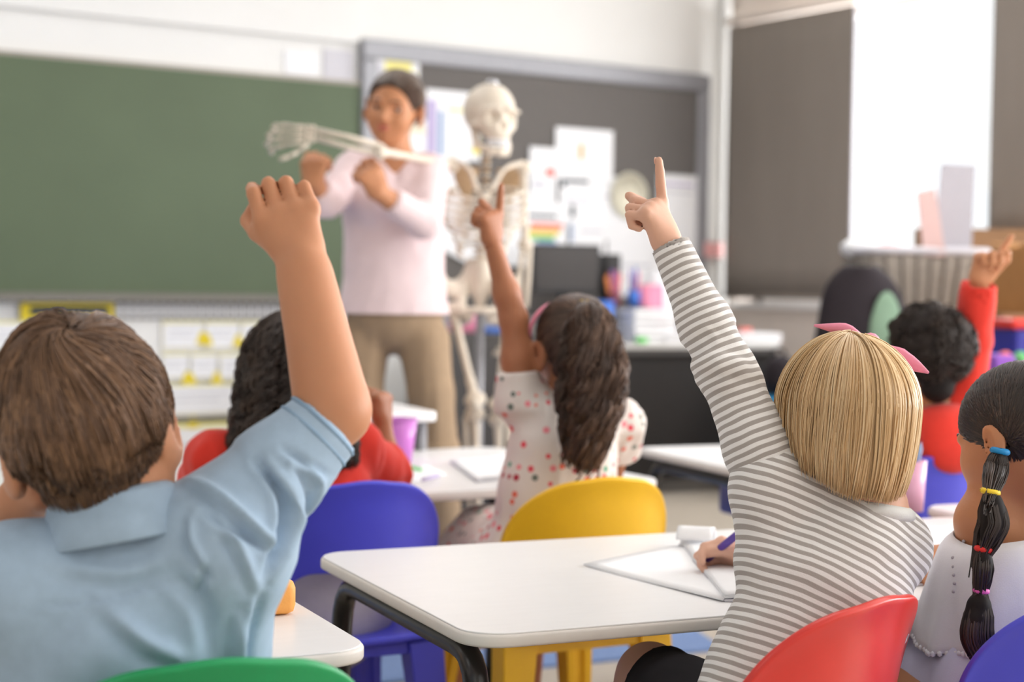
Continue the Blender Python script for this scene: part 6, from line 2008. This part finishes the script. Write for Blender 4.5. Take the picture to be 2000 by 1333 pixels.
# ================================================================== skeleton model on its stand
def build_skeleton():
    Z = 5.12
    base = W(955, 600, Z); 
    root = empty('skeleton', A(base[0], base[1], 0), 0, 'life size teaching skeleton on a stand beside the woman', 'skeleton')
    bn = M['bone']; sh = M['bone_tan']
    X = Rg.copy(); Fq = -Fg                       # X towards picture right, faces the pupils, skull turned a little right
    def bone(name, P, r, m=bn, parent=root, n=8, sm=0):
        if sm: r = np.interp(np.linspace(0, len(r)-1, sm), np.arange(len(r)), r) if not np.isscalar(r) else r; P = spline(P, sm)
        mb = MB().tube(P, r, n); return mesh(name, mb.V, mb.F, m, parent)
    def longbone(name, a, b, r, e0, e1, parent=root):
        S = SDF(); d = nrm(b-a); s_ = nrm(np.cross(d, Fg))
        S.chain([a, a*.8+b*.2, a*.2+b*.8, b], [r*1.4, r, r, r*1.4], .012)
        for c, e in ((a, e0), (b, e1)):
            S.ball(c+s_*e*.55, e, .012); S.ball(c-s_*e*.55, e, .012)
        return skin_mesh(name, S, .005, bn, parent, 1)
    # skull
    hc = W(958, 236, Z); R = frame(nrm(CG(.42, -.90, -.03)), roll=math.radians(2)); s = 1.12
    P = lambda x, y, z: hc+R@(A(x, y, z)*s)
    S = SDF()
    S.ell(P(0, -.015, .03), A(.069, .087, .074)*s, R, .02)
    S.ell(P(0, .045, .005), A(.055, .04, .045)*s, R, .02)
    S.ell(P(0, .055, -.035), A(.036, .032, .032)*s, R, .02)
    for x in (-1, 1):
        S.cone(P(x*.038, .062, -.018), P(x*.066, .01, -.016), .010*s, .006*s, .012)
        S.ball(P(x*.030, .084, .008), .0195*s, .010, '-')
        S.cone(P(x*.014, .086, .028), P(x*.05, .072, .024), .007*s, .006*s, .012)
    S.ell(P(0, .092, -.018), A(.011, .02, .014)*s, R, .006, '-')
    sk = skin_mesh('skull', S, .0045, bn, root, 1)
    mb = MB().ball(P(0, -.005, .105), A(.02, .02, .012), 12); mesh('hook_cap', mb.V, mb.F, M['metal_chrome'], sk)
    S = SDF(); S.chain([P(-.05, .0, -.03), P(-.046, .02, -.07), P(-.022, .066, -.088), P(0, .074, -.090), P(.022, .066, -.088), P(.046, .02, -.07), P(.05, .0, -.03)], [.010, .011, .012, .013, .012, .011, .010], .01)
    skin_mesh('jaw_bone', S, .0045, bn, root, 1)
    for z in (-.058, -.070):
        for k in range(10):
            a = math.radians(-62+124*k/9)
            mb = MB().ball(P(.032*math.sin(a), .042+.036*math.cos(a), z), A(.0042, .0042, .0062)*s, 8); mesh('tooth', mb.V, mb.F, M['paper'], sk)
    # spine
    top = W(952, 296, Z+.03); bot = W(940, 552, Z+.05)
    mid = [W(950, 350, Z+.06), W(944, 430, Z+.075), W(940, 500, Z+.03)]
    sp = spline([top]+mid+[bot], 24)
    proto = None
    for k in range(24):
        c = sp[k]; f = .62+.5*k/23
        mb = MB().lathe([(.014, -.0075), (.0165, -.006), (.0145, 0), (.0165, .006), (.014, .0075)], 12)
        mb.box((0, .022, -.004), (.006, .03, .008)); mb.box((0, .012, 0), (.046, .007, .006))
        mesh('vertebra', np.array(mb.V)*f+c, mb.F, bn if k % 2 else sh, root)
    # ribs
    for k in range(10):
        c = sp[7+int(k*.95)]; f = math.sin(math.pi*(.28+.055*k))
        w_ = .075+.062*math.sin(math.pi*min(1, (k+1.4)/9)); dp = .085+.035*math.sin(math.pi*min(1, (k+1)/9))
        for sx in (-1, 1):
            pts = []
            for i in range(9):
                a = math.pi*i/8
                pts.append(c+X*sx*w_*math.sin(a)**.75+Fq*(dp*(1-math.cos(a))*.78-.01)+A(0, 0, -.055*(i/8)+.012*math.sin(a)-(.02 if k > 6 else 0)*(i/8)))
            if k > 6: pts = pts[:7]
            bone('rib', pts, .0058, bn, root, 7, 14)
    st0 = sp[8]+Fq*.128+A(0, 0, -.03); bone('breastbone', [st0+A(0, 0, .03), st0, st0-A(0, 0, .10), st0-A(0, 0, .13)], [.019, .017, .015, .007])
    # shoulders
    shL = W(884, 322, Z-.02); shR = W(1022, 326, Z+.05)
    for p, sx in ((shL, -1), (shR, 1)):
        bone('collar_bone', [st0+A(0, 0, .03)+X*sx*.02, (st0+p)/2+A(0, 0, .045)+Fq*.01, p+A(0, 0, .012)], [.008, .007, .009], bn, root, 8, 9)
        q = p+A(0, 0, .0)-Fq*.045
        V = [q, q-X*sx*.085+A(0, 0, -.005), q-X*sx*.045+A(0, 0, -.13), q-X*sx*.005+A(0, 0, -.045)]
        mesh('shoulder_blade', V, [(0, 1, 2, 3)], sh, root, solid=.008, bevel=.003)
    # raised arm over the woman's shoulder
    el = W(742, 296, 4.70); wr = W(618, 262, 4.66)
    longbone('upper_arm_bone', shL, el, .0105, .017, .016)
    off = A(0, 0, .014)
    bone('forearm_bone', [el+off, (el+wr)/2+off*1.2, wr+off*.7], [.011, .0075, .009]); bone('forearm_bone', [el-off*.4, (el+wr)/2-off*.9, wr-off*.8], [.010, .0075, .010])
    def handbones(wr, u, n, s_):
        h = empty('hand_bones', wr, 0); h.parent = root; h.location = tuple(wr-np.array(root.location))
        u = nrm(u); n = nrm(n-u*(u@n)); sd = np.cross(u, n)
        for k in range(8): 
            mb = MB().ball(wr+u*(.010+.015*(k//4))+sd*(-.018+.012*(k % 4)), .0085, 8); mesh('wrist_bone', mb.V, mb.F, bn, h)
        for i, o in enumerate((-.027, -.012, .003, .018)):
            L = (.058, .066, .064, .056)[i]; c = wr+u*.036+sd*o; d = nrm(u+sd*o*6); a = math.radians(12)
            for j, l in enumerate((L, L*.66, L*.42, L*.32)):
                d2 = nrm(d*math.cos(a)-n*math.sin(a)); e = c+d2*l
                bone('finger_bone', [c, c*.5+e*.5, e], [.0068, .0046, .0062], bn, h, 7); c = e+d2*.002; a += math.radians((26, 30, 26, 0)[j])
        c = wr+u*.02+sd*-.03
        for l, q in ((.04, .9), (.03, .6), (.024, .4)):
            e = c+nrm(u-sd*q)*l; bone('finger_bone', [c, c*.5+e*.5, e], [.0068, .005, .006], bn, h, 7); c = e
    handbones(wr, W(556, 258, 4.66)-wr, nrm(-Fg+.2*Ug-.2*Rg), 1)
    # hanging arm
    el2 = W(1026, 478, Z+.08); wr2 = W(1020, 600, Z+.03)
    longbone('upper_arm_bone', shR, el2, .0105, .017, .016)
    bone('forearm_bone', [el2+X*.012, (el2+wr2)/2+X*.015, wr2+X*.012], [.011, .0075, .009]); bone('forearm_bone', [el2-X*.008, (el2+wr2)/2-X*.012, wr2-X*.01], [.010, .0075, .010])
    handbones(wr2, A(0, 0, -1)+.05*Fq, Rg, 1)
    # pelvis
    pc = W(938, 556, Z+.03)
    S = SDF()
    for sx in (-1, 1):
        c = pc+X*sx*.062+A(0, 0, .02)
        E = np.stack([nrm(X*sx*.75+Fq*.55+Ug*.15), nrm(np.cross(Ug, X*sx*.75+Fq*.55)), Ug], 1)
        S.ell(c, (.070, .016, .068), E, .02)
        S.ell(c+X*sx*.005+Fq*.02+A(0, 0, .03), (.045, .03, .05), E, .014, '-')
        S.chain([c+A(0, 0, -.05), pc+X*sx*.055+Fq*.055+A(0, 0, -.085), pc+X*sx*.012+Fq*.07+A(0, 0, -.080)], [.016, .014, .013], .012)
        S.chain([c+A(0, 0, -.05), pc+X*sx*.058-Fq*.005+A(0, 0, -.115), pc+X*sx*.03+Fq*.05+A(0, 0, -.105)], [.017, .016, .012], .012)
    S.chain([pc+A(0, 0, .055), pc-Fq*.02+A(0, 0, -.02), pc-Fq*.005+A(0, 0, -.085)], [.032, .026, .010], .014)
    skin_mesh('pelvis_bone', S, .005, bn, root, 1)
    # legs
    for sx, hip, kn, an in ((-1, W(884, 604, Z), W(928, 790, Z-.06), W(940, 1100, Z-.02)), (1, W(990, 606, Z+.02), W(974, 800, Z-.04), W(976, 1100, Z))):
        an = an.copy(); an[2] = .10
        longbone('thigh_bone', hip, kn+A(0, 0, .012), .0125, .021, .022)
        longbone('shin_bone', kn-A(0, 0, .03), an, .0115, .021, .014)
        bone('calf_bone', [kn-A(0, 0, .04)+X*sx*.03, (kn+an)/2+X*sx*.028, an+X*sx*.018], [.008, .0055, .009])
        mb = MB().ball(kn+Fq*.034, (.020, .012, .022), 12, np.stack([X, Fq, Ug], 1)); mesh('kneecap', mb.V, mb.F, bn, root)
        S = SDF(); S.cone(an-Fq*.03-A(0, 0, .045), an+Fq*.02-A(0, 0, .03), .022, .02, .02)
        for k in range(5): S.chain([an+Fq*.02-A(0, 0, .03)+X*(k-2)*.006, an+Fq*.09-A(0, 0, .055)+X*(k-2)*.015, an+Fq*(.16-.006*abs(k-1))-A(0, 0, .072)+X*(k-2)*.019], [.012, .007, .006], .006)
        skin_mesh('foot_bones', S, .005, bn, root, 1)
    # stand
    pb = pc-Fq*.03
    MBp = MB().tube([A(pb[0], pb[1], .06), A(pb[0], pb[1], pc[2]-.05)], .013, 12); mesh('stand_pole', MBp.V, MBp.F, M['alu_grey'], root)
    for k in range(5):
        a = 2*math.pi*k/5+.3
        q = A(pb[0]+.27*math.cos(a), pb[1]+.27*math.sin(a), .05)
        mb = MB().tube([A(pb[0], pb[1], .075), q+A(0, 0, .012)], [.018, .014], 8); l = mesh('stand_leg', mb.V, mb.F, M['alu_grey'], root)
        mb = MB().ball(q-A(0, 0, .022), .027, 10); mesh('castor', mb.V, mb.F, M['rubber_black'], l)
    return root
build_skeleton()
